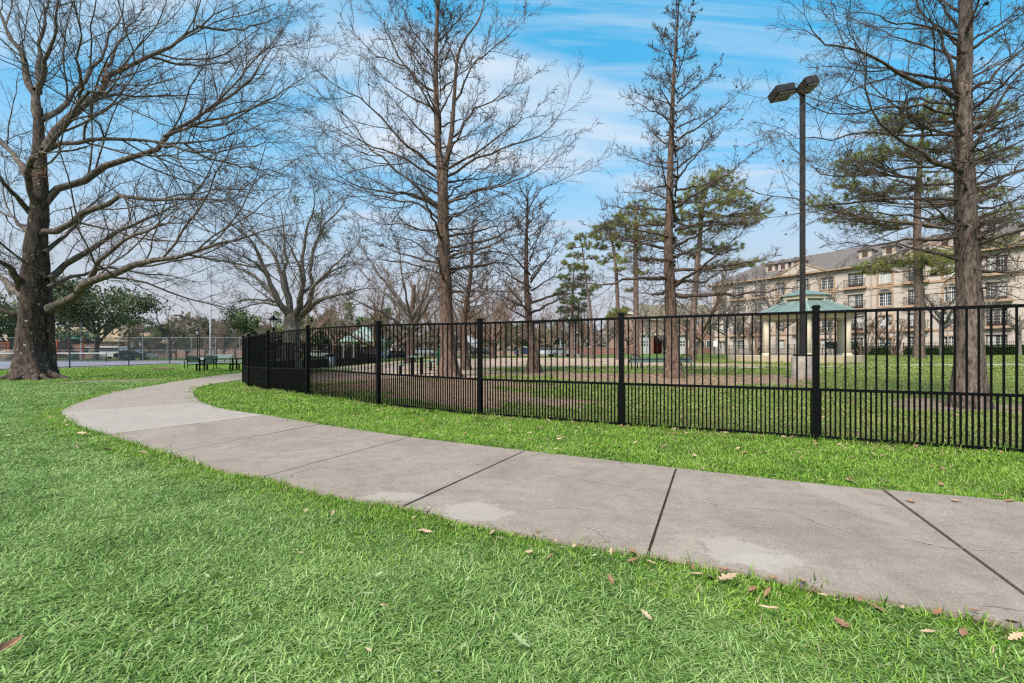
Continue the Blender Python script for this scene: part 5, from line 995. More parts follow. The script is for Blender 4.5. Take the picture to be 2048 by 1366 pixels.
MB().add([(X(1262), -.6, Z(640)), (X(1442), -.6, Z(640)), (X(1442), 8, Z(640) + 4.2), (X(1300), 8, Z(640) + 4.2), (X(1262), 15, Z(640)), (X(1442), 15, Z(640))], [(0, 1, 2, 3), (0, 3, 4), (4, 3, 2, 5)]).build('roof', mat('olive_roof', (.17, .15, .10), .9, .2, 2), root)
q2 = at(1331, 105); root = thing('fire_truck', q2, 'red fire truck parked inside the open engine bay', 'fire truck'); RED = mat('fire_red', (.45, .012, .012), .3, .1, 3, spec=.6)
MB().box((0, 3.2, 1.5), (2.5, 7, 2.4)).build('body', RED, root, bevel=.12); c_ = MB().box((0, -.6, 1.6), (2.5, 1.8, 2.2)).build('cab', RED, root, bevel=.15); MB().box((0, -1.52, 2.05), (2.2, .06, .8)).build('windscreen', GLASS, c_); MB().box((0, -1.54, 1.2), (1.5, .06, .5)).build('grille', CHR, c_); MB().box((0, -1.6, .62), (2.5, .3, .35)).build('bumper', WHITEP, root)
for x in (-.95, .95): MB().box((x, -1.55, 1.1), (.35, .06, .3)).build('headlight', WHITEP, c_)
MB().box((0, -.5, 2.85), (1.9, .4, .25)).build('light_bar', RED, root)
for x in (-1.1, 1.1):
    for y in (-.6, 4.8): MB().tube([(x - .15, y, .5), (x + .15, y, .5)], .5, 14).build('wheel', RUB, root)
def signal(pxp, Y, top, arm_to, label, heads):
    b = at(pxp, Y); root = thing('traffic_signal', b, label, 'traffic signal', 'traffic signals on mast arms'); H = zpx(top, Y) - b[2]; MB().lathe((0, 0, 0), [(.2, -.1), (.17, .3), (.12, H)], 10).build('pole', GALV, root)
    ax, ay = arm_to; e = P(ax, ay, Y) - b; s0 = np.array([0, 0, zpx(ay + (8 if ax > pxp else 14), Y) - b[2]]); MB().tube([s0, e], [.11, .06], 8).build('mast_arm', GALV, root)
    for (hx, hy) in heads:
        c = P(hx, hy, Y) - b; h = MB().box((c[0], c[1] - .2, c[2]), (1.15, .22, .42)).build('signal_head', YEL, root)
        for k in (-1, 0, 1): MB().lathe((0, 0, 0), [(.14, 0), (.14, .08)], 10).build('lens', DKM, h, loc=(c[0] + k * .36, c[1] - .33, c[2])).rotation_euler = (radians(90), 0, 0)
signal(1121, 92, 640, (1190, 662), 'traffic signal pole with mast arm reaching right over the street', [(1153, 661), (1172, 668), (1207, 659)])
signal(1293, 88, 622, (1225, 655), 'traffic signal pole with mast arm reaching left before the fire station', [(1230, 659), (1258, 660)])
b = at(1130, 93); root = thing('utility_pole', b, 'pale slim utility pole right of the signal pole', 'pole'); MB().lathe((0, 0, 0), [(.14, -.1), (.10, 8.2)], 8).build('pole', GALV, root); MB().box((0, 0, 7.8), (.9, .1, .1)).build('crossarm', WOOD, root)
YS = 58.; b = at(1157, YS); root = thing('street_lamp', b, 'black street lamp with two flat shoebox heads', 'street lamp'); H = zpx(597, YS) - b[2]; MB().box((0, 0, H / 2), (.16, .16, H)).build('pole', DKM, root)
MB().lathe((0, 0, 0), [(.28, -.1), (.28, .5)], 14).build('base', CONB, root)
for s in (-1, 1): h = MB().box((s * .62, 0, H), (.75, .42, .2)).build('lamp_head', DKM, root); MB().box((s * .62, 0, H - .11), (.6, .32, .03)).build('lens', LENS, h)
MB().box((0, 0, H), (.5, .08, .08)).build('arm', DKM, root)
def masonry(name, pts, h, label, m, cap):
    p0 = np.array(pts[0]); z0 = zg(*p0); root = thing(name, (*p0, z0), label, 'wall'); b = MB(); c = MB()
    for i in range(len(pts) - 1):
        a = np.array(pts[i]) - p0; e = np.array(pts[i + 1]) - p0; b.bar((*a, h / 2 - .1), (*e, h / 2 - .1), .3, h + .2); c.bar((*a, h + .05), (*e, h + .05), .42, .1)
    b.build('wall_body', m, root); c.build('coping', cap, root)
    n = int(np.linalg.norm(np.array(pts[-1]) - p0) / 6)
    for k in range(n + 1): q = (np.array(pts[-1]) - p0) * k / n; MB().box((q[0], q[1], h / 2 + .05), (.6, .6, h + .4)).build('pier', m, root)
masonry('brick_wall', [tuple(at(1125, 84)[:2]), tuple(at(1262, 80)[:2])], 1.5, 'low red brick wall across the street in mid picture', BRICK, BRICK2)
masonry('brick_wall', [tuple(at(300, 96)[:2]), tuple(at(520, 96)[:2])], 1.9, 'pinkish brick boundary wall behind the tennis court', BRICK2, BRICK2)
masonry('brick_wall', [tuple(at(540, 98)[:2]), tuple(at(1120, 98)[:2])], 1.3, 'long low brown wall behind the far park fence', BRICK2, STUC2)
def house(px, Y, w, d, h, label, wm, rm, rz=0.):
    b = at(px, Y); root = thing('house', b, label, 'house', 'houses beyond the tennis court', rz); MB().box((0, d / 2, h / 2 - .1), (w, d, h + .2)).build('wall', wm, root); r_ = h + d * .28
    MB().add([(-w / 2 - .4, -.5, h - .1), (w / 2 + .4, -.5, h - .1), (w / 2 - d * .4, d / 2, r_), (-w / 2 + d * .4, d / 2, r_), (-w / 2 - .4, d + .5, h - .1), (w / 2 + .4, d + .5, h - .1)], [(0, 1, 2, 3), (0, 3, 4), (1, 5, 2), (4, 3, 2, 5), (0, 4, 5, 1)]).build('roof', rm, root)
    n = max(2, int(w / 4))
    for k in range(n): x = -w / 2 + w * (k + .5) / n; o = MB().box((x, -.03, h * .45), (1.3, .1, 1.4)).build('window', WFRAME, root); MB().box((x, -.1, h * .45), (1.05, .05, 1.15)).build('pane', GLASS, o)
    o = MB().box((w * .1, -.04, 1.05), (1.0, .1, 2.1)).build('door', DOORB, root)
RT = mat('tan_roof', (.38, .27, .16), .9, .15, 2, .4, 20)
house(110, 92, 26, 11, 3.4, 'long tan-roofed building behind the playground', BRICK2, RT); house(265, 102, 14, 9, 3.2, 'low house with tan roof right of the live oak', STUC, RT); house(360, 106, 15, 9, 3.0, 'pale house behind the pinkish brick wall', STUC, ROOFT); house(35, 88, 12, 8, 3.4, 'brick house left of the playground behind the huge oak', BRICK, RT)
# teal pavilion beyond the far park fence
YP = 58.; b = at(729, YP); root = thing('pavilion', b, 'open pavilion with pale teal hipped roof beyond the far fence', 'pavilion'); hw_ = 2.35; he = zpx(683, YP) - b[2]; ha = zpx(651, YP) - b[2]
for sx in (-1, 1):
    for sy in (-1, 1): MB().box((sx * (hw_ - .35), sy * (hw_ - .35), he / 2), (.22, .22, he)).build('post', WHITEP, root)
rf_ = MB().lathe((0, 0, 0), [(hw_ * 1.414, he - .06), (hw_ * 1.414, he), (.05, ha)], 4, True, pi / 4).build('roof', TEALP, root)
for k in range(4):
    a = pi / 4 + k * pi / 2; MB().bar((hw_ * 1.414 * cos(a), hw_ * 1.414 * sin(a), he + .03), (0, 0, ha + .03), .1, .06).build('hip_cap', TEAL, rf_)
    for f in (.2, .4, .6, .8):
        a2 = a + pi / 2; e = hw_ * 1.414 * (np.array([cos(a), sin(a)]) * (1 - f) + np.array([cos(a2), sin(a2)]) * f); t = 1 - 2 * abs(f - .5); g_ = e * (1 - t * .98); MB().bar((*e, he + .02), (*g_, he + (ha - he) * t * .98 + .02), .05, .04).build('seam', TEAL, rf_)
# ---------------------------------------------------------------- grass: clumps of blades scattered over the turf
def grass_mat(name, c_dark, c_mid, c_light, straw, straw_amt=0.08):
    m = bpy.data.materials.new(name); m.use_nodes = True; t = m.node_tree; t.nodes.clear()
    o = N(t, 'ShaderNodeOutputMaterial'); pr = N(t, 'ShaderNodeBsdfPrincipled'); tr = N(t, 'ShaderNodeBsdfTranslucent'); mx = N(t, 'ShaderNodeMixShader'); mx.inputs[0].default_value = 0.22
    pr.inputs['Roughness'].default_value = 0.5; pr.inputs['Specular IOR Level'].default_value = 0.3
    L(t, pr.outputs[0], mx.inputs[1]); L(t, tr.outputs[0], mx.inputs[2]); L(t, mx.outputs[0], o.inputs[0])
    tint = N(t, 'ShaderNodeAttribute', attribute_name='tint').outputs['Fac']; pos = N(t, 'ShaderNodeNewGeometry').outputs['Position']
    n1_ = N(t, 'ShaderNodeTexNoise'); n1_.inputs['Scale'].default_value = 1.6; n1_.inputs['Detail'].default_value = 5; L(t, pos, n1_.inputs['Vector'])
    f = math_n(t, 'ADD', math_n(t, 'MULTIPLY', tint, 0.80), math_n(t, 'SUBTRACT', math_n(t, 'MULTIPLY', n1_.outputs[0], 0.8), 0.22))
    rp = N(t, 'ShaderNodeValToRGB'); e = rp.color_ramp.elements; e[0].position = 0.15; e[0].color = (*c_dark, 1); e[1].position = 0.95; e[1].color = (*c_light, 1); k = e.new(0.5); k.color = (*c_mid, 1)
    L(t, f, rp.inputs[0])
    st = N(t, 'ShaderNodeAttribute', attribute_name='straw').outputs['Fac']
    n2_ = N(t, 'ShaderNodeTexNoise'); n2_.inputs['Scale'].default_value = 0.9; n2_.inputs['Detail'].default_value = 4; L(t, pos, n2_.inputs['Vector'])
    sf = math_n(t, 'LESS_THAN', st, math_n(t, 'MULTIPLY', n2_.outputs[0], straw_amt * 2))
    mc = N(t, 'ShaderNodeMix', data_type='RGBA'); L(t, math_n(t, 'MULTIPLY', sf, 0.85), mc.inputs['Factor']); L(t, rp.outputs[0], mc.inputs['A']); mc.inputs['B'].default_value = (*straw, 1)
    L(t, mc.outputs['Result'], pr.inputs['Base Color']); L(t, mc.outputs['Result'], tr.inputs['Color'])
    return m
GL = grass_mat('lawn_blades', (0.030, 0.074, 0.011), (0.148, 0.272, 0.056), (0.39, 0.53, 0.18), (0.42, 0.40, 0.24), 0.03)
GVM = grass_mat('verge_blades', (0.03, 0.075, 0.006), (0.135, 0.275, 0.022), (0.32, 0.48, 0.07), (0.42, 0.33, 0.19), 0.07)
GPM = grass_mat('park_blades', (0.05, 0.09, 0.01), (0.17, 0.26, 0.035), (0.34, 0.43, 0.09), (0.36, 0.27, 0.15), 0.30)
def clump(name, m, n, R, hl, hw, seed, lean=(25, 72), comb=0.0):
    r = np.random.default_rng(seed); S = 4
    a = r.uniform(0, 6.28, n); rad = R * np.sqrt(r.uniform(0, 1, n)); p = np.stack([rad * np.cos(a), rad * np.sin(a), np.full(n, -0.004)], 1)
    az = r.uniform(0, 6.28, n) if not comb else r.normal(0, comb, n); el = np.radians(90 - r.uniform(*lean, n)); ln = r.uniform(*hl, n); w = r.uniform(*hw, n)
    d = np.stack([np.cos(az) * np.cos(el), np.sin(az) * np.cos(el), np.sin(el)], 1); side = np.stack([-np.sin(az + r.normal(0, .5, n)), np.cos(az), np.zeros(n)], 1)
    V = np.empty((n, S, 2, 3)); q = p.copy(); bend = r.uniform(.08, .55, n)
    for k in range(S):
        ww = (w * (1.0, .95, .7, .06)[k])[:, None]; V[:, k, 0] = q - side * ww / 2; V[:, k, 1] = q + side * ww / 2
        q = q + d * (ln / (S - 1))[:, None]; d = norm(d - np.stack([np.zeros(n), np.zeros(n), bend], 1) + r.normal(0, .1, (n, 3))); 
        q[:, 2] = np.maximum(q[:, 2], 0.004)
    b = (np.arange(n) * S * 2)[:, None]; k = (np.arange(S - 1) * 2)[None]; Q = np.stack([b + k, b + k + 1, b + k + 3, b + k + 2], -1).reshape(-1, 4)
    ti = np.repeat(r.uniform(0, 1, n), S * 2) * .8 + np.tile(np.repeat(np.linspace(0, .25, S), 2), n); sw = np.repeat(r.uniform(0, 1, n), S * 2)
    return np_mesh(name, V.reshape(-1, 3), Q, mats=[m], smooth=True, attrs={'tint': ('POINT', ti), 'straw': ('POINT', sw)})
def scatter_nodes(coll):
    g = bpy.data.node_groups.new('grass_scatter', 'GeometryNodeTree'); g.interface.new_socket('Geometry', in_out='INPUT', socket_type='NodeSocketGeometry'); g.interface.new_socket('Geometry', in_out='OUTPUT', socket_type='NodeSocketGeometry')
    gi = N(g, 'NodeGroupInput'); go = N(g, 'NodeGroupOutput'); ip = N(g, 'GeometryNodeInstanceOnPoints'); ci = N(g, 'GeometryNodeCollectionInfo')
    ci.inputs['Collection'].default_value = coll; ci.inputs['Separate Children'].default_value = True; ci.inputs['Reset Children'].default_value = True; ci.transform_space = 'ORIGINAL'
    L(g, gi.outputs[0], ip.inputs['Points']); L(g, ci.outputs[0], ip.inputs['Instance']); ip.inputs['Pick Instance'].default_value = True
    def att(nm, ty):
        a = N(g, 'GeometryNodeInputNamedAttribute', data_type=ty); a.inputs['Name'].default_value = nm; return a.outputs[0]
    L(g, att('pick', 'INT'), ip.inputs['Instance Index']); L(g, att('scl', 'FLOAT_VECTOR'), ip.inputs['Scale'])
    e2r = N(g, 'FunctionNodeEulerToRotation'); L(g, att('rot', 'FLOAT_VECTOR'), e2r.inputs[0]); L(g, e2r.outputs[0], ip.inputs['Rotation'])
    L(g, ip.outputs[0], go.inputs[0]); return g
def scatter(name, pts, meshes, r, smin, smax, hscale=None, tilt=.12, rotz=None):
    c = bpy.data.collections.new(name + '_source')
    for me in meshes: c.objects.link(bpy.data.objects.new(me.name, me))
    me = bpy.data.meshes.new(name); n = len(pts); me.vertices.add(n); me.vertices.foreach_set('co', np.asarray(pts, np.float32).ravel())
    a = me.attributes.new('pick', 'INT', 'POINT'); a.data.foreach_set('value', r.integers(0, len(meshes), n).astype(np.int32))
    s = r.uniform(smin, smax, n); s3 = np.stack([s, s, s * (r.uniform(.75, 1.2, n) if hscale is None else hscale)], 1)
    a = me.attributes.new('scl', 'FLOAT_VECTOR', 'POINT'); a.data.foreach_set('vector', s3.astype(np.float32).ravel())
    rt = np.stack([r.normal(0, tilt, n), r.normal(0, tilt, n), r.uniform(0, 6.28, n) if rotz is None else rotz], 1)
    a = me.attributes.new('rot', 'FLOAT_VECTOR', 'POINT'); a.data.foreach_set('vector', rt.astype(np.float32).ravel())
    o = link(name, me); md = o.modifiers.new('scatter', 'NODES'); md.node_group = scatter_nodes(c); o['kind'] = 'stuff'; return o
def dist_to(line, x, y):
    d = np.full(x.shape, 1e9)
    for p in line: d = np.minimum(d, (x - p[0]) ** 2 + (y - p[1]) ** 2)
    return np.sqrt(d)
r = np.random.default_rng(99)
def wedge(d0, d1, dens, seed):
    rr = np.random.default_rng(seed); A = 1.22; w1 = d1 * A + 1.2; c = 1 / np.sqrt(dens); gx_, gy_ = np.meshgrid(np.arange(-w1, w1, c), np.arange(d0, d1, c)); x = gx_.ravel() + rr.uniform(-.5, .5, gx_.size) * c; y = gy_.ravel() + rr.uniform(-.5, .5, gx_.size) * c
    k = (np.abs(x) < y * A + 1.2) & (y > .6); return x[k], y[k]
FENCE_ALL = np.array(FP + FP2[1:14])
PARKPOLY = np.vstack([np.array(FP), np.array(FP2[1:]), [[60, 46], [60, 1.0]]])
BLOBS = [o for o in bpy.data.objects if o.name.split('.')[0] in ('dirt_yard', 'mulch_bed', 'bare_patch')]
def blob_poly(o):
    n = 48; v = np.array([tuple(p.co[:2]) for p in o.data.vertices])[-n:]; return v
BP = [(o.name.split('.')[0], blob_poly(o)) for o in BLOBS]
pathribs = [o for o in bpy.data.objects if o.name.split('.')[0] == 'park_path']
rib = np.array([tuple(v.co[:2]) for v in pathribs[0].data.vertices]).reshape(60, 5, 2); RIBP = np.vstack([rib[:, 0], rib[::-1, 4]])
def keep(x, y):
    k = ~inside(PATH_POLY, x, y) & ~inside(RIBP, x, y) & ~((x < -31) & (y > 25.4))
    for nm, p in BP:
        ins = inside(p, x, y); k &= ~(ins & (np.random.default_rng(1).random(x.shape) > (0.02 if nm == 'dirt_yard' else 0.10)))
    return k
def zone(x, y):
    ins = inside(PARKPOLY, x, y); dn = dist_to(near_s[::15], x, y); df = dist_to(far_s[::15], x, y)
    nearside = ~ins & (dn < df)
    lawn = nearside & (dn + r.normal(0, .12, x.shape) > 0.38) & (y < 17 + r.normal(0, .8, x.shape))
    return lawn, ~lawn & ~ins, ins
EDGE = np.vstack([near_s[::10], far_s[::10]]); EDGE2 = np.vstack([EDGE] + [resample(np.vstack([p, p[:1]]), 120) for _, p in BP] + [RIBP])
# (near, far, big clumps per m2, (blades, radius), small clumps per m2, (blades, radius), blade length, blade width)
LOD = [(0.75, 4.2, 13, (1250, .36), 330, (46, .09), (.026, .062), (.0032, .0054)), (4.2, 9.0, 7, (1000, .48), 150, (46, .15), (.034, .07), (.005, .0078)), (9.0, 19, 2.6, (820, .85), 34, (60, .36), (.045, .085), (.009, .013)), (19, 42, 1.0, (800, 1.7), 7.0, (110, .7), (.05, .10), (.018, .026))]
for li, (d0, d1, densb, big, denss, small, hl, hw) in enumerate(LOD):
    for bi, (dens, (nb, R)) in enumerate(((densb, big), (denss, small))):
        x, y = wedge(d0, d1, dens, 300 + 10 * li + bi); k = keep(x, y); x, y = x[k], y[k]; de = dist_to(EDGE2, x, y); de1 = dist_to(EDGE, x, y); lim = big[1] * .95; inb = np.zeros(x.shape, bool)
        for _, p_ in BP: inb |= inside(p_, x, y)
        k = (de > lim) & ~inb if bi == 0 else ((de <= lim + small[1] * .5) | inb) & (de1 > small[1] * .5); x, y = x[k], y[k]; lawn, verge, park = zone(x, y); z = gz(x, y)
        for zn, sel, m, nm, lab in (('l', lawn, GL, 'lawn_grass', 'cool green mown lawn in the foreground'), ('v', verge, GVM, 'verge_grass', 'bright green verge grass along the path and fence'), ('p', park, GPM, 'park_grass', 'yellow-green park turf behind the fence')):
            if sel.sum() < 3: continue
            xs_, ys_, zs_ = x[sel], y[sel], z[sel]
            if zn != 'l':                                   # thin, patchy growth
                pn = np.sin(xs_ * 1.7 + 1.3 * np.sin(ys_ * 1.1)) * np.sin(ys_ * 1.9 + 1.7 * np.sin(xs_ * .8)); kk = r.random(xs_.shape) < np.clip(.86 + .35 * pn, .4, 1); xs_, ys_, zs_ = xs_[kk], ys_[kk], zs_[kk]
            ms = [clump('blades', m, nb, R, hl, hw, 500 + 10 * li + q + 50 * bi, lean=((40, 84) if zn == 'l' else (18, 70)), comb=0) for q in range(3 if bi == 0 else 4)]
            hsc = r.uniform(.75, 1.1, len(xs_)) * (1.0 if zn == 'l' else .85)
            tag(scatter(nm, np.stack([xs_, ys_, zs_], 1), ms, r, .85, 1.2, hscale=hsc, tilt=.02 if bi == 0 else .1), lab, 'grass')
# taller tufts hanging over the path edge and along the fence
def along(line, step, off, jit, seed, ymax=14):
    rr = np.random.default_rng(seed); p = resample(line, int(np.linalg.norm(np.diff(line, axis=0), axis=1).sum() / step)); d = np.gradient(p, axis=0); nr_ = np.stack([-d[:, 1], d[:, 0]], 1); nr_ /= np.linalg.norm(nr_, axis=1)[:, None]
    p = p + nr_ * (off + rr.normal(0, jit, len(p)))[:, None]; k = (p[:, 1] > .5) & (p[:, 1] < ymax) & (rr.random(len(p)) < .8); return p[k]
d_ = near_s[301] - near_s[300]; nv = np.array([-d_[1], d_[0]]) / np.linalg.norm(d_); so_ = -1 if inside(PATH_POLY, *(near_s[300] + nv * .1)[:, None])[0] else 1
d_ = far_s[301] - far_s[300]; nv = np.array([-d_[1], d_[0]]) / np.linalg.norm(d_); sf_ = -1 if inside(PATH_POLY, *(far_s[300] + nv * .1)[:, None])[0] else 1
edge = np.vstack([along(near_s, .045, so_ * .05, .035, 1), along(far_s, .05, sf_ * .05, .03, 2)])
tm_ = [clump('blades', GVM, 16, .035, (.04, .095), (.004, .0065), 900 + q, lean=(8, 55)) for q in range(4)]
tag(scatter('edge_grass', np.c_[edge, np.zeros(len(edge))], tm_, r, .7, 1.15), 'longer grass tufts leaning over the path edge', 'grass')
fl = np.vstack([resample(np.array(FP[:]), 700)]); fl = fl + r.normal(0, .05, fl.shape); fl = fl[r.random(len(fl)) < .65]
tag(scatter('fence_grass', np.c_[fl, gz(fl[:, 0], fl[:, 1])], tm_, r, .8, 1.5), 'uncut grass tufts along the foot of the fence', 'grass')
# weeds growing in a joint
jg = np.array([G(*p, .03)[:2] for p in ((529, 951), (820, 873))]); jg = resample(jg, 70) + r.normal(0, .008, (70, 2)); jg = jg[r.random(70) < .55]
tag(scatter('joint_grass', np.c_[jg, np.full(len(jg), .008)], [clump('blades', GVM, 8, .012, (.025, .05), (.003, .005), 950, lean=(20, 70))], r, .6, 1.2), 'weeds growing in a joint of the path', 'grass')
# ---------------------------------------------------------------- chain-link court fences, net, light poles
def fabric_mat():
    m = bpy.data.materials.new('chain_link'); m.use_nodes = True; t = m.node_tree; t.nodes.clear(); o = N(t, 'ShaderNodeOutputMaterial'); tr = N(t, 'ShaderNodeBsdfTransparent'); d = N(t, 'ShaderNodeBsdfPrincipled'); d.inputs['Base Color'].default_value = (.05, .055, .06, 1); d.inputs['Roughness'].default_value = .6
    mx = N(t, 'ShaderNodeMixShader'); src = N(t, 'ShaderNodeTexCoord').outputs['Object']; w = []
    for s in (1, -1):          # two sets of diagonal wires
        q = N(t, 'ShaderNodeMapping'); q.inputs['Rotation'].default_value = (0, radians(45 * s), 0); L(t, src, q.inputs[0]); wv = N(t, 'ShaderNodeTexWave', wave_type='BANDS', bands_direction='X'); wv.inputs['Scale'].default_value = 4.5; L(t, q.outputs[0], wv.inputs['Vector'])
        w.append(math_n(t, 'GREATER_THAN', wv.outputs['Fac'], .955))
    L(t, math_n(t, 'MAXIMUM', w[0], w[1]), mx.inputs[0]); L(t, tr.outputs[0], mx.inputs[1]); L(t, d.outputs[0], mx.inputs[2]); L(t, mx.outputs[0], o.inputs[0]); return m
CHAIN = fabric_mat(); CPOST = mat('dark_green_post', (.03, .038, .042), .5, .2, 4)
def chainlink(name, pts, h, label, m=CPOST, sp=3.0, skip_ends=False):
    p0 = np.array(pts[0]); root = thing(name, (*p0, zg(*p0)), label, 'fence', 'chain-link fences round the tennis court')
    for i in range(len(pts) - 1):
        a = np.array(pts[i]) - p0; e = np.array(pts[i + 1]) - p0; d = e - a; Ln = np.linalg.norm(d); n = max(1, int(round(Ln / sp)))
        for k in range(n + (1 if i == len(pts) - 2 else 0)): q = a + d * k / n; MB().lathe((q[0], q[1], 0), [(.042, -.1), (.042, h)], 8).build('post', m, root)
        for z in (h - .03, h * .46, .08): MB().tube([(*a, z), (*e, z)], .026, 6).build('rail', m, root)
        f = MB().add([(0, 0, .05), (Ln, 0, .05), (Ln, 0, h - .03), (0, 0, h - .03)], [(0, 1, 2, 3)]).build('chain_link', CHAIN, root, loc=(a[0], a[1], 0)); f.rotation_euler = (0, 0, atan2(d[1], d[0]))
chainlink('court_fence', [(-31.1, 20.0), (-31.1, 27.4), (-31.3, 32.2), (-31.5, 37.4), (-31.6, 42.0), (-31.6, 50.0), (-31.6, 57.5)], 3.05, 'dark chain-link fence along the near side of the tennis court', sp=5.0)
chainlink('court_fence', [(-31.6, 58.0), (-75, 58.2)], 3.05, 'grey chain-link fence across the far end of the tennis court', GALV, 3.0)
nx0, nx1, ny = -47.8, -60.6, 53.6; root = thing('tennis_net', (nx0, ny, 0), 'tennis net with white top band between two posts', 'tennis net')
for x in (0, nx1 - nx0): MB().lathe((x, 0, 0), [(.045, 0), (.045, 1.09)], 8).build('net_post', CPOST, root)
MB().box(((nx1 - nx0) / 2, 0, 1.03), (nx0 - nx1, .03, .09)).build('white_band', WHITEP, root); MB().box(((nx1 - nx0) / 2, 0, .5), (nx0 - nx1 - .1, .006, .92)).build('netting', CHAIN, root)
def court_light(px, Y, H, label):
    b = at(px, Y); root = thing('court_light', b, label, 'light pole', 'light poles of the tennis court'); MB().lathe((0, 0, 0), [(.13, -.1), (.12, .2), (.11, .25), (.07, H)], 12).build('pole', GALV, root, True); MB().lathe((0, 0, H), [(.12, 0), (.13, .06), (.05, .12)], 10).build('pole_cap', GALV, root); MB().tube([(0, 0, H - .1), (0, .8, H + .15)], .05, 6).build('arm', GALV, root); MB().box((0, 1.1, H + .15), (.3, .7, .14)).build('lamp_head', GALV, root)
court_light(163, 57.6, 8.3, 'grey light pole beside the live oak trunk at the court'); court_light(421, 50, 11.2, 'tall grey light pole behind the green bench and picnic table')

# ---------------------------------------------------------------- benches and tables
def bench(px, Y, w, rz, label, m=GRN, back=True, group='green park benches', emblem=False, dz=0.0):
    b = at(px, Y, dz); root = thing('park_bench', b, label, 'bench', group, rz)
    for k in range(5): MB().box((0, -.18 + k * .09, .44), (w, .075, .03)).build('seat_slat', m, root)
    if back:
        for k in range(5): MB().box((0, .26 + k * .018, .52 + k * .085), (w, .03, .072), rx=-.2).build('back_slat', m, root)
    for s in (-1, 1):
        x = s * (w / 2 - .06); MB().tube([(x, -.24, .0), (x, -.20, .25), (x, -.22, .44), (x, -.24, .62), (x, -.1, .67), (x, .12, .66), (x, .25, .60)], .022, 6).build('armrest', BLK, root); MB().tube([(x, .34, 0), (x, .24, .25), (x, .22, .44), (x, .34, .88 if back else .6)], .024, 6).build('leg', BLK, root); MB().bar((x, -.21, .42), (x, .24, .42), .04, .04).build('brace', BLK, root)
    if emblem: MB().box((0, .235, .70), (.20, .012, .13), rx=-.2).build('emblem', WHITEP, root)
    return root
bench(401, 29.2, 1.75, .25, 'dark green bench with white emblem behind the picnic table', emblem=True); bench(443, 46, 1.9, .2, 'pale worn bench at the court corner right of the tall light pole', GRN2); bench(299, 60.5, 2.3, -.3, 'grey-green bench beyond the tennis court net', GRN2)
b = at(1319, 20.0); root = thing('park_bench', b, 'backless barrel-slatted bench behind the slim cypress', 'bench', 'green park benches', .05)
for k in range(9): a = radians(-20 + k * 27.5); MB().box((0, -cos(a) * .24, .40 + sin(a) * .13), (2.7, .05, .014), rx=-(pi / 2 - a) if False else a - pi / 2).build('seat_slat', GRN2, root)
for s in (-1, 1):
    for q in (0, .42):
        x = s * (1.32 - q); MB().tube([(x, -.26, -.05), (x, -.22, .2), (x, -.2, .36), (x, 0, .33), (x, .2, .36), (x, .22, .2), (x, .26, -.05)], .026, 7).build('leg', BLK, root)
    MB().tube([(s * 1.34, -.2, .38), (s * 1.34, -.2, .6), (s * 1.3, -.1, .66), (s * 1.02, -.1, .66), (s * .92, -.15, .58), (s * .92, -.2, .4)], .022, 6).build('armrest', BLK, root)
bench(1678, 30.6, 2.0, pi - .1, 'green bench standing inside the gazebo', GRN, dz=zpx(711, 30) - zg(*at(1607, 30)[:2]) - .0)
bench(793, 30, 1.1, .1, 'black bench behind the stool of the park table', BLK); bench(738, 36, 1.6, .5, 'dark bench in front of the pavilion posts', BLK)
def picnic(px, Y, w, rz, label, m=BLK):
    b = at(px, Y); root = thing('picnic_table', b, label, 'picnic table', 'picnic tables', rz)
    for k in range(6): MB().box((0, -.34 + k * .136, .74), (w, .125, .04)).build('top_slat', m, root)
    for s in (-1, 1):
        for k in range(2): MB().box((0, s * (.62 + k * .135), .44), (w * 1.03, .125, .035)).build('seat_slat', m, root)
        for x in (-w * .36, w * .36):
            MB().box((x, s * .30, .36), (.07, .07, .74)).build('leg', m, root); MB().box((x, s * .68, .21), (.07, .07, .44)).build('seat_leg', m, root)
    for x in (-w * .36, w * .36): MB().box((x, 0, .40), (.05, 1.4, .05)).build('crossbar', m, root)
picnic(437, 26.3, 2.35, .22, 'black slatted picnic table beside the path left of the fence corner')
picnic(640, 40, 2.2, .3, 'dark picnic table seen through the fence near the pale oak')
b = at(834, 17); root = thing('park_table', b, 'small two-legged metal table in front of the reddish fluted trunk', 'table'); MB().box((0, 0, .68), (.56, .56, .05)).build('table_top', GRN2, root, bevel=.01)
for x in (-.17, .17): MB().box((x, 0, .33), (.11, .12, .68)).build('leg', BLK, root)
b = at(801, 17.1); root = thing('park_stool', b, 'round-topped metal stool left of the park table', 'stool', 'stools of the park table'); MB().lathe((0, 0, 0), [(.19, .36), (.2, .38), (.2, .41), (.18, .42)], 18).build('seat', GRN2, root); MB().lathe((0, 0, 0), [(.09, -.05), (.06, .02), (.06, .36)], 12).build('stem', BLK, root)
b = at(861, 19.5); root = thing('park_stool', b, 'round-topped metal stool right of the park table', 'stool', 'stools of the park table'); MB().lathe((0, 0, 0), [(.19, .36), (.2, .38), (.2, .41), (.18, .42)], 18).build('seat', GRN2, root); MB().lathe((0, 0, 0), [(.09, -.05), (.06, .02), (.06, .36)], 12).build('stem', BLK, root)
GR = mat('bright_green', (.02, .13, .06), .5, .1, 4); b = at(880, 24); root = thing('drinking_fountain', b, 'green drinking fountain left of the reddish fluted trunk', 'fountain'); MB().box((.08, 0, .45), (.24, .3, .95)).build('pedestal', GR, root, bevel=.03); MB().box((-.12, 0, .70), (.28, .26, .12)).build('bowl', GR, root, bevel=.03); MB().box((-.14, 0, .3), (.07, .1, .6)).build('support', GR, root); MB().tube([(-.12, 0, .76), (-.12, 0, .82), (-.16, 0, .84)], .012, 6).build('spout', CHR, root)
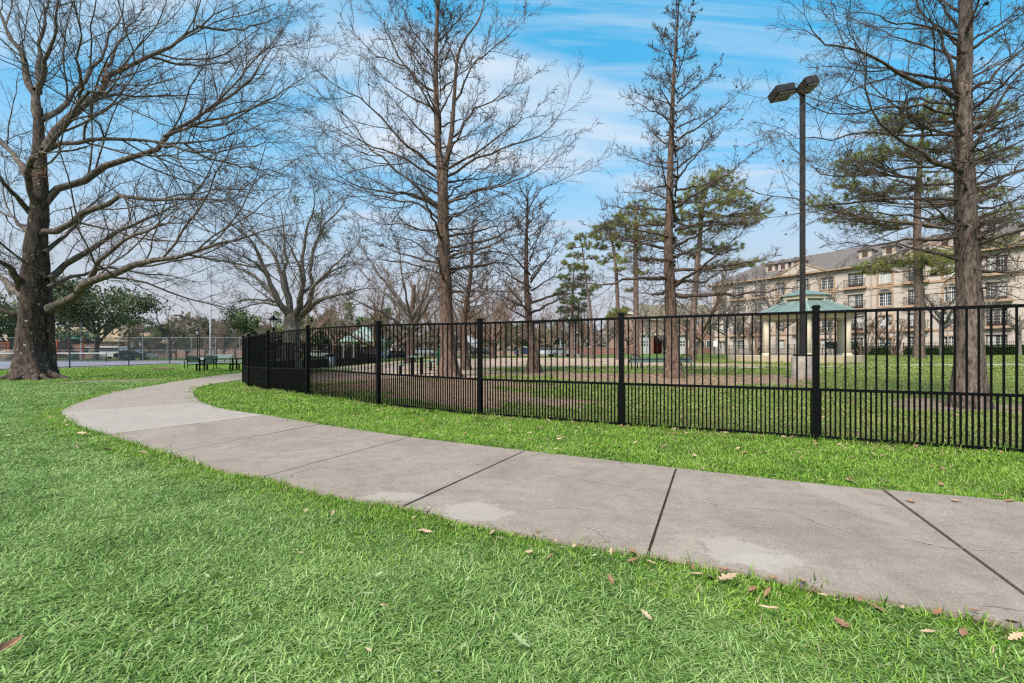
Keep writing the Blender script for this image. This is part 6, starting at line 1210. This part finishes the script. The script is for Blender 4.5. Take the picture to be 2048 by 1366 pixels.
def lantern(px, Y, top, label):
    b = at(px, Y); root = thing('lantern_lamp', b, label, 'lamp post', 'lantern lamp posts'); H = zpx(top, Y) - b[2]
    MB().lathe((0, 0, 0), [(.14, -.05), (.14, .35), (.07, .45), (.05, .6), (.045, H - .85)], 12).build('post', BLK, root, True)
    c = MB().lathe((0, 0, H - .85), [(.05, 0), (.09, .06), (.06, .12), (.10, .17)], 10).build('collar', BLK, root); MB().lathe((0, 0, H - .68), [(.10, 0), (.19, .38)], 6).build('lantern_glass', mat('frosted_glass', (.62, .62, .58), .4, .05, 3), root)
    for k in range(6): a = k * pi / 3; MB().bar((.105 * cos(a), .105 * sin(a), H - .68), (.195 * cos(a), .195 * sin(a), H - .29), .02, .02).build('rib', BLK, root)
    MB().lathe((0, 0, H - .30), [(.25, 0), (.24, .03), (.12, .12), (.06, .20), (.02, .24), (.02, .30)], 12).build('lantern_roof', BLK, root, True)
lantern(547, 24, 629, 'black lantern lamp behind the fence left of the pale oak'); lantern(815, 41, 651, 'black lantern lamp beside the grey-trunked bare tree'); lantern(395, 52, 657, 'black lantern lamp left of the tall court light pole')
def bin_(px, Y, label, m, h=.95, w=.6):
    b = at(px, Y); root = thing('litter_bin', b, label, 'bin', 'litter bins'); MB().lathe((0, 0, 0), [(w * .42, 0), (w * .5, .04), (w * .5, h * .82)], 16).build('body', m, root, True); MB().lathe((0, 0, h * .82), [(w * .54, 0), (w * .54, .06), (w * .3, h * .18), (.05, h * .2)], 16).build('lid', BLK, root, True)
bin_(258, 59.6, 'dark blue-grey bin at the near end of the court net', mat('slate_paint', (.03, .045, .07), .5, .2, 4), 1.1, 1.3); bin_(285, 62, 'dark green bin beside the grey-green bench', GRN); bin_(661, 33, 'grey bin behind the fence left of the pavilion', GALV, 1.0, .6); bin_(147, 63, 'green bin beneath the playground tower', GR, 1.2, 1.1)
# ---------------------------------------------------------------- playground
def tower(px, Y, w, label, roofm, seed):
    b = at(px, Y); root = thing('play_tower', b, label, 'playground', 'playground towers'); Hh = 3.1
    for sx in (-1, 1):
        for sy in (-1, 1): MB().lathe((sx * w / 2, sy * w / 2, 0), [(.09, -.1), (.09, Hh)], 10).build('post', ORG, root)
    MB().box((0, 0, 1.2), (w, w, .12)).build('deck', DKM, root); MB().lathe((0, 0, 0), [(w * .92, Hh - .05), (w * .92, Hh + .02), (.05, Hh + .95)], 4, True, pi / 4).build('roof', roofm, root)
    for z in (1.75, 2.1): MB().bar((-w / 2, -w / 2, z), (w / 2, -w / 2, z), .06, .06).build('rail', ORG, root)
    MB().add([(w / 2, -.3, 1.25), (w / 2, .3, 1.25), (w / 2 + 2.3, .3, .25), (w / 2 + 2.3, -.3, .25), (w / 2, -.3, 1.15), (w / 2, .3, 1.15), (w / 2 + 2.3, .3, .15), (w / 2 + 2.3, -.3, .15)], [(0, 3, 2, 1), (4, 5, 6, 7), (0, 4, 7, 3), (1, 2, 6, 5)]).build('slide', TANP, root)
    for k in range(5): MB().bar((-w / 2 - .1, -.3, .25 + k * .25), (-w / 2 - .1, .3, .25 + k * .25), .05, .05).build('rung', DKM, root)
TL2 = mat('playground_teal', (.04, .30, .27), .5, .1, 3)
tower(114, 64, 1.6, 'play tower with teal roof and orange posts beside the huge oak', TL2, 1); tower(166, 66, 2.0, 'play tower with teal roof left of the live oak trunk', TL2, 2); b = at(14, 62); root = thing('climbing_structure', b, 'orange-posted climbing frame at the left edge', 'playground')
for x in (-1.1, 1.1):
    for y in (-.8, .8): MB().lathe((x, y, 0), [(.09, -.1), (.09, 2.5)], 10).build('post', ORG, root)
for z in (1.2, 1.6, 2.0, 2.4): MB().bar((-1.1, -.8, z), (1.1, -.8, z), .07, .07).build('rail', ORG if z > 2 else DKM, root)
MB().box((0, 0, .9), (2.2, 1.6, .1)).build('deck', DKM, root)
b = at(18, 60); root = thing('play_drum', b, 'tan drum-shaped play panel at the left edge of the court', 'play panel'); MB().lathe((0, 0, 0), [(.75, 0), (.8, .1), (.8, 1.15), (.6, 1.35), (.2, 1.45)], 20).build('drum', TANP, root, True); MB().lathe((0, 0, 1.16), [(.84, 0), (.84, .08)], 20).build('rim', WHITEP, root)
# ---------------------------------------------------------------- cars
def car(px, Y, rz, m, label, van=False):
    b = at(px, Y, .02); root = thing('parked_car', b, label, 'van' if van else 'car', 'cars on the street beyond the park', rz); l, w, h = (5.2, 2.0, 2.1) if van else (4.5, 1.8, 1.42)
    prof = [(-l / 2, .35), (l / 2, .35), (l / 2, .75), (l / 2 - .3, .95), (l * .22, 1.0), (-l * .45, 1.0), (-l / 2, .85)] if not van else [(-l / 2, .35), (l / 2, .35), (l / 2, .95), (l / 2 - .9, 1.2), (l / 2 - 1.6, h), (-l / 2 + .1, h), (-l / 2, 1.9)]
    cab = [(l * .24, .98), (l * .06, h), (-l * .26, h), (-l * .42, .98)] if not van else [(l / 2 - .98, 1.22), (l / 2 - 1.6, h - .12), (-l / 2 + .5, h - .2), (-l / 2 + .5, 1.25)]
    def ext(p, y): n = len(p); return [(x, -y, z) for x, z in p] + [(x, y, z) for x, z in p], [tuple(range(n)), tuple(range(2 * n - 1, n - 1, -1))] + [(k, n + k, n + (k + 1) % n, (k + 1) % n) for k in range(n)]
    MB().add(*ext(prof, w / 2)).build('body', m, root, bevel=.06); c = MB().add(*ext(cab, w / 2 * (.88 if not van else 1.01))).build('windows', GLASS, root, bevel=.03)
    if not van: MB().box((-l * .1, 0, h + .01), (l * .30, w * .8, .05)).build('car_roof', m, root)
    for x in (-l * .32, l * .32):
        for s in (-1, 1): wh = MB().tube([(x, s * (w / 2 - .2), .33), (x, s * (w / 2 + .02), .33)], .33, 16).build('wheel', RUB, root); MB().tube([(x, s * (w / 2 + .0), .33), (x, s * (w / 2 + .035), .33)], .19, 12).build('rim', CHR, wh)
    for s in (-1, 1): MB().box((l / 2 - .06, s * w * .36, .72), (.1, .34, .14)).build('headlight', WHITEP, root); MB().box((-l / 2 + .03, s * w * .38, .78), (.08, .28, .14)).build('tail_light', mat('tail_red', (.3, .01, .01), .4, .1, 3), root)
SILV = mat('silver_paint', (.42, .44, .47), .3, .05, 2, metal=.4, spec=.6); BLU = mat('blue_car_paint', (.06, .10, .20), .3, .05, 2, spec=.6); WCP = mat('white_car_paint', (.66, .67, .68), .3, .03, 2, spec=.6); GRC = mat('dark_car_paint', (.045, .05, .06), .3, .1, 2, spec=.6)
car(1122, 76, .25, SILV, 'silver car under the signal pole'); car(1056, 77, .2, BLU, 'blue car just left of the small cypress trunk'); car(1087, 77, .2, WCP, 'white car just right of the small cypress trunk'); car(232, 78, .1, WCP, 'white van parked behind the live oak', True); car(268, 70, .3, GRC, 'dark car parked right of the white van'); car(770, 79, .1, BLU, 'blue car right of the pavilion'); car(846, 79, .1, SILV, 'silver car behind the park table'); car(965, 78, .1, GRC, 'dark car right of the leaning cypress'); car(640, 84, .05, WCP, 'white car left of the pavilion')
def sign(px, Y, top, w, h, label):
    b = at(px, Y); root = thing('road_sign', b, label, 'sign', 'white signs on posts'); H = zpx(top, Y) - b[2]; MB().box((0, .03, H / 2), (.06, .04, H)).build('post', GALV, root); MB().box((0, 0, H - h / 2), (w, .02, h)).build('sign_plate', WHITEP, root, bevel=.01)
sign(1431, 50, 682, .45, .62, 'white rectangular road sign left of the gazebo platform'); sign(264, 64, 685, .45, .6, 'white notice sign above the dark blue-grey bin'); sign(280, 66, 685, .35, .55, 'white notice sign right of the other notice')
b = at(312, 29.6); root = thing('fallen_log', G(328, 739.5), 'short rotten log lying on the grass behind the path', 'log', rz=.05); MB().tube([(-.75, 0, .06), (-.3, .05, .09), (.2, 0, .08), (.75, -.04, .05)], [.05, .10, .11, .06], 10).build('log', WOOD, root, True)
MB().tube([(-.4, .1, .06), (-.6, .3, .12), (-.75, .35, .05)], [.05, .035, .015], 7).build('stub', WOOD, root, True)
# ---------------------------------------------------------------- fallen leaves
def leaf_outline(kind):
    if kind == 0: up = [(0, .03), (.12, .07), (.22, .22), (.30, .10), (.42, .30), (.52, .12), (.66, .28), (.74, .10), (.88, .14), (1, 0)]      # lobed oak leaf
    elif kind == 1: up = [(0, .02), (.15, .10), (.35, .17), (.6, .16), (.8, .10), (1, 0)]
    else: up = [(0, .03), (.10, .30), (.22, .12), (.36, .42), (.50, .16), (.68, .30), (.80, .12), (1, 0)]
    return up
def leaf_mesh(kind, curl, m, seed):
    r = np.random.default_rng(seed); up = leaf_outline(kind); V = []; F = []
    for (u, w) in up:
        z = curl * (u - .5) ** 2 * 1.2
        for s, f in ((-1, 1.0), (0, 0), (1, .85)): V.append(((u - .5), s * w * f, z + abs(s) * w * curl * 1.3 + r.normal(0, .012)))
    for i in range(len(up) - 1):
        for j in range(2): F.append((i * 3 + j, (i + 1) * 3 + j, (i + 1) * 3 + j + 1, i * 3 + j + 1))
    V.append((-.5, .012, 0)); V.append((-.5, -.012, 0)); V.append((-.72, 0, .03)); k = len(V); F.append((k - 3, k - 2, k - 1))
    return MB().add(V, F).mesh('fallen_leaf', m)
LT = mat('tan_leaf', (.36, .24, .14), .75, .3, 2, col2=(.52, .38, .25)); LB = mat('brown_leaf', (.20, .10, .05), .75, .3, 2, col2=(.36, .20, .11)); LGn = mat('pale_green_leaf', (.20, .27, .10), .75, .3, 2, col2=(.34, .40, .20))
LM = [leaf_mesh(k, c, m, 10 * k + i) for i, (k, c, m) in enumerate([(0, .25, LT), (1, .35, LT), (2, .2, LT), (0, .5, LB), (1, .6, LB), (2, .35, LB), (1, .2, LGn), (0, .2, LGn)])]
rl = np.random.default_rng(5)
def put_leaf(px, py, k, s, label, group, h): 
    p = G(px, py); o = link('fallen_leaf', LM[k], None, (p[0], p[1], p[2] + h)); o.scale = (s, s, s); o.rotation_euler = (rl.normal(0, .18), rl.normal(0, .18), rl.uniform(0, 6.28)); tag(o, label, 'leaf', group)
put_leaf(1912, 1012, 2, .085, 'pale lobed leaf lying alone on the slab at the right', 'leaves on the path', .035); put_leaf(1540, 1242, 1, .085, 'slim tan leaf on the lawn below the right slabs', 'leaves on the lawn', .05); put_leaf(1458, 1176, 2, .10, 'large pale star-shaped leaf by the path edge', 'leaves on the lawn', .05)
put_leaf(10, 1325, 4, .11, 'orange-brown leaf in the bottom left corner', 'leaves on the lawn', .05); put_leaf(1040, 1308, 7, .09, 'pale green lobed leaf at the bottom centre', 'leaves on the lawn', .05); put_leaf(164, 876, 0, .13, 'curled tan leaf on the lawn left of the path bend', 'leaves on the lawn', .06)
for (px, py) in ((1820, 1013), (1700, 969), (1310, 934), (2020, 1012)): put_leaf(px, py, rl.integers(0, 6), .07, 'dry tan leaf caught along the far edge of the path', 'leaves along the far path edge', .035)
ed = [(1110 + k * 70 + rl.uniform(-25, 25), 1092 + k * 12.5 + rl.uniform(-6, 18)) for k in range(13)]
for (px, py) in ed: put_leaf(px, py, rl.integers(0, 6), rl.uniform(.04, .065), 'dry brown leaf in the grass along the near path edge', 'leaves along the near path edge', .04)
for k in range(34):
    px, py = rl.uniform(0, 1900), rl.uniform(900, 1350)
    g_ = G(px, py)
    if inside(PATH_POLY, g_[:1], g_[1:2])[0] or dist_to(EDGE, g_[:1], g_[1:2])[0] < .2 or (px > 900 and py < 1080): continue
    put_leaf(px, py, [6, 7, 1, 6, 0, 6][k % 6], rl.uniform(.035, .06), 'pale leaf sunk in the foreground lawn', 'pale leaves sunk in the lawn', .045)
# the uncountable litter of smaller leaves along the verge, under the fence and over the park turf
n = 5200; x, y = rl.uniform(-14, 14, n * 3), rl.uniform(3.0, 24, n * 3); k = (np.abs(x) < y * 1.2 + 1) & ~inside(PATH_POLY, x, y) & keep(x, y); x, y = x[k], y[k]; lw, vg, pk_ = zone(x, y); pr_ = np.where(lw, .05, np.where(vg, .42, .5)); k = rl.random(len(x)) < pr_; x, y = x[k], y[k]
ne = along(near_s, .02, so_ * .13, .09, 77, 9); ne = ne[(rl.random(len(ne)) < .20) & (ne[:, 0] > -1.0)]; x = np.r_[x, ne[:, 0]]; y = np.r_[y, ne[:, 1]]
fl2 = resample(np.array(FP + FP2[1:4]), 420) + rl.normal(0, .10, (420, 2)); x = np.r_[x, fl2[:, 0]]; y = np.r_[y, fl2[:, 1]]
mu = np.array([5.7, 15.6]) + rl.normal(0, 1, (900, 2)) * [1.9, 1.1]; x = np.r_[x, mu[:, 0]]; y = np.r_[y, mu[:, 1]]
tag(scatter('leaf_litter', np.stack([x, y, gz(x, y) + .03], 1), LM[:6], rl, .04, .08, hscale=np.full(len(x), .07), tilt=.3), 'small dry leaves strewn over the verge and park turf', 'leaves')
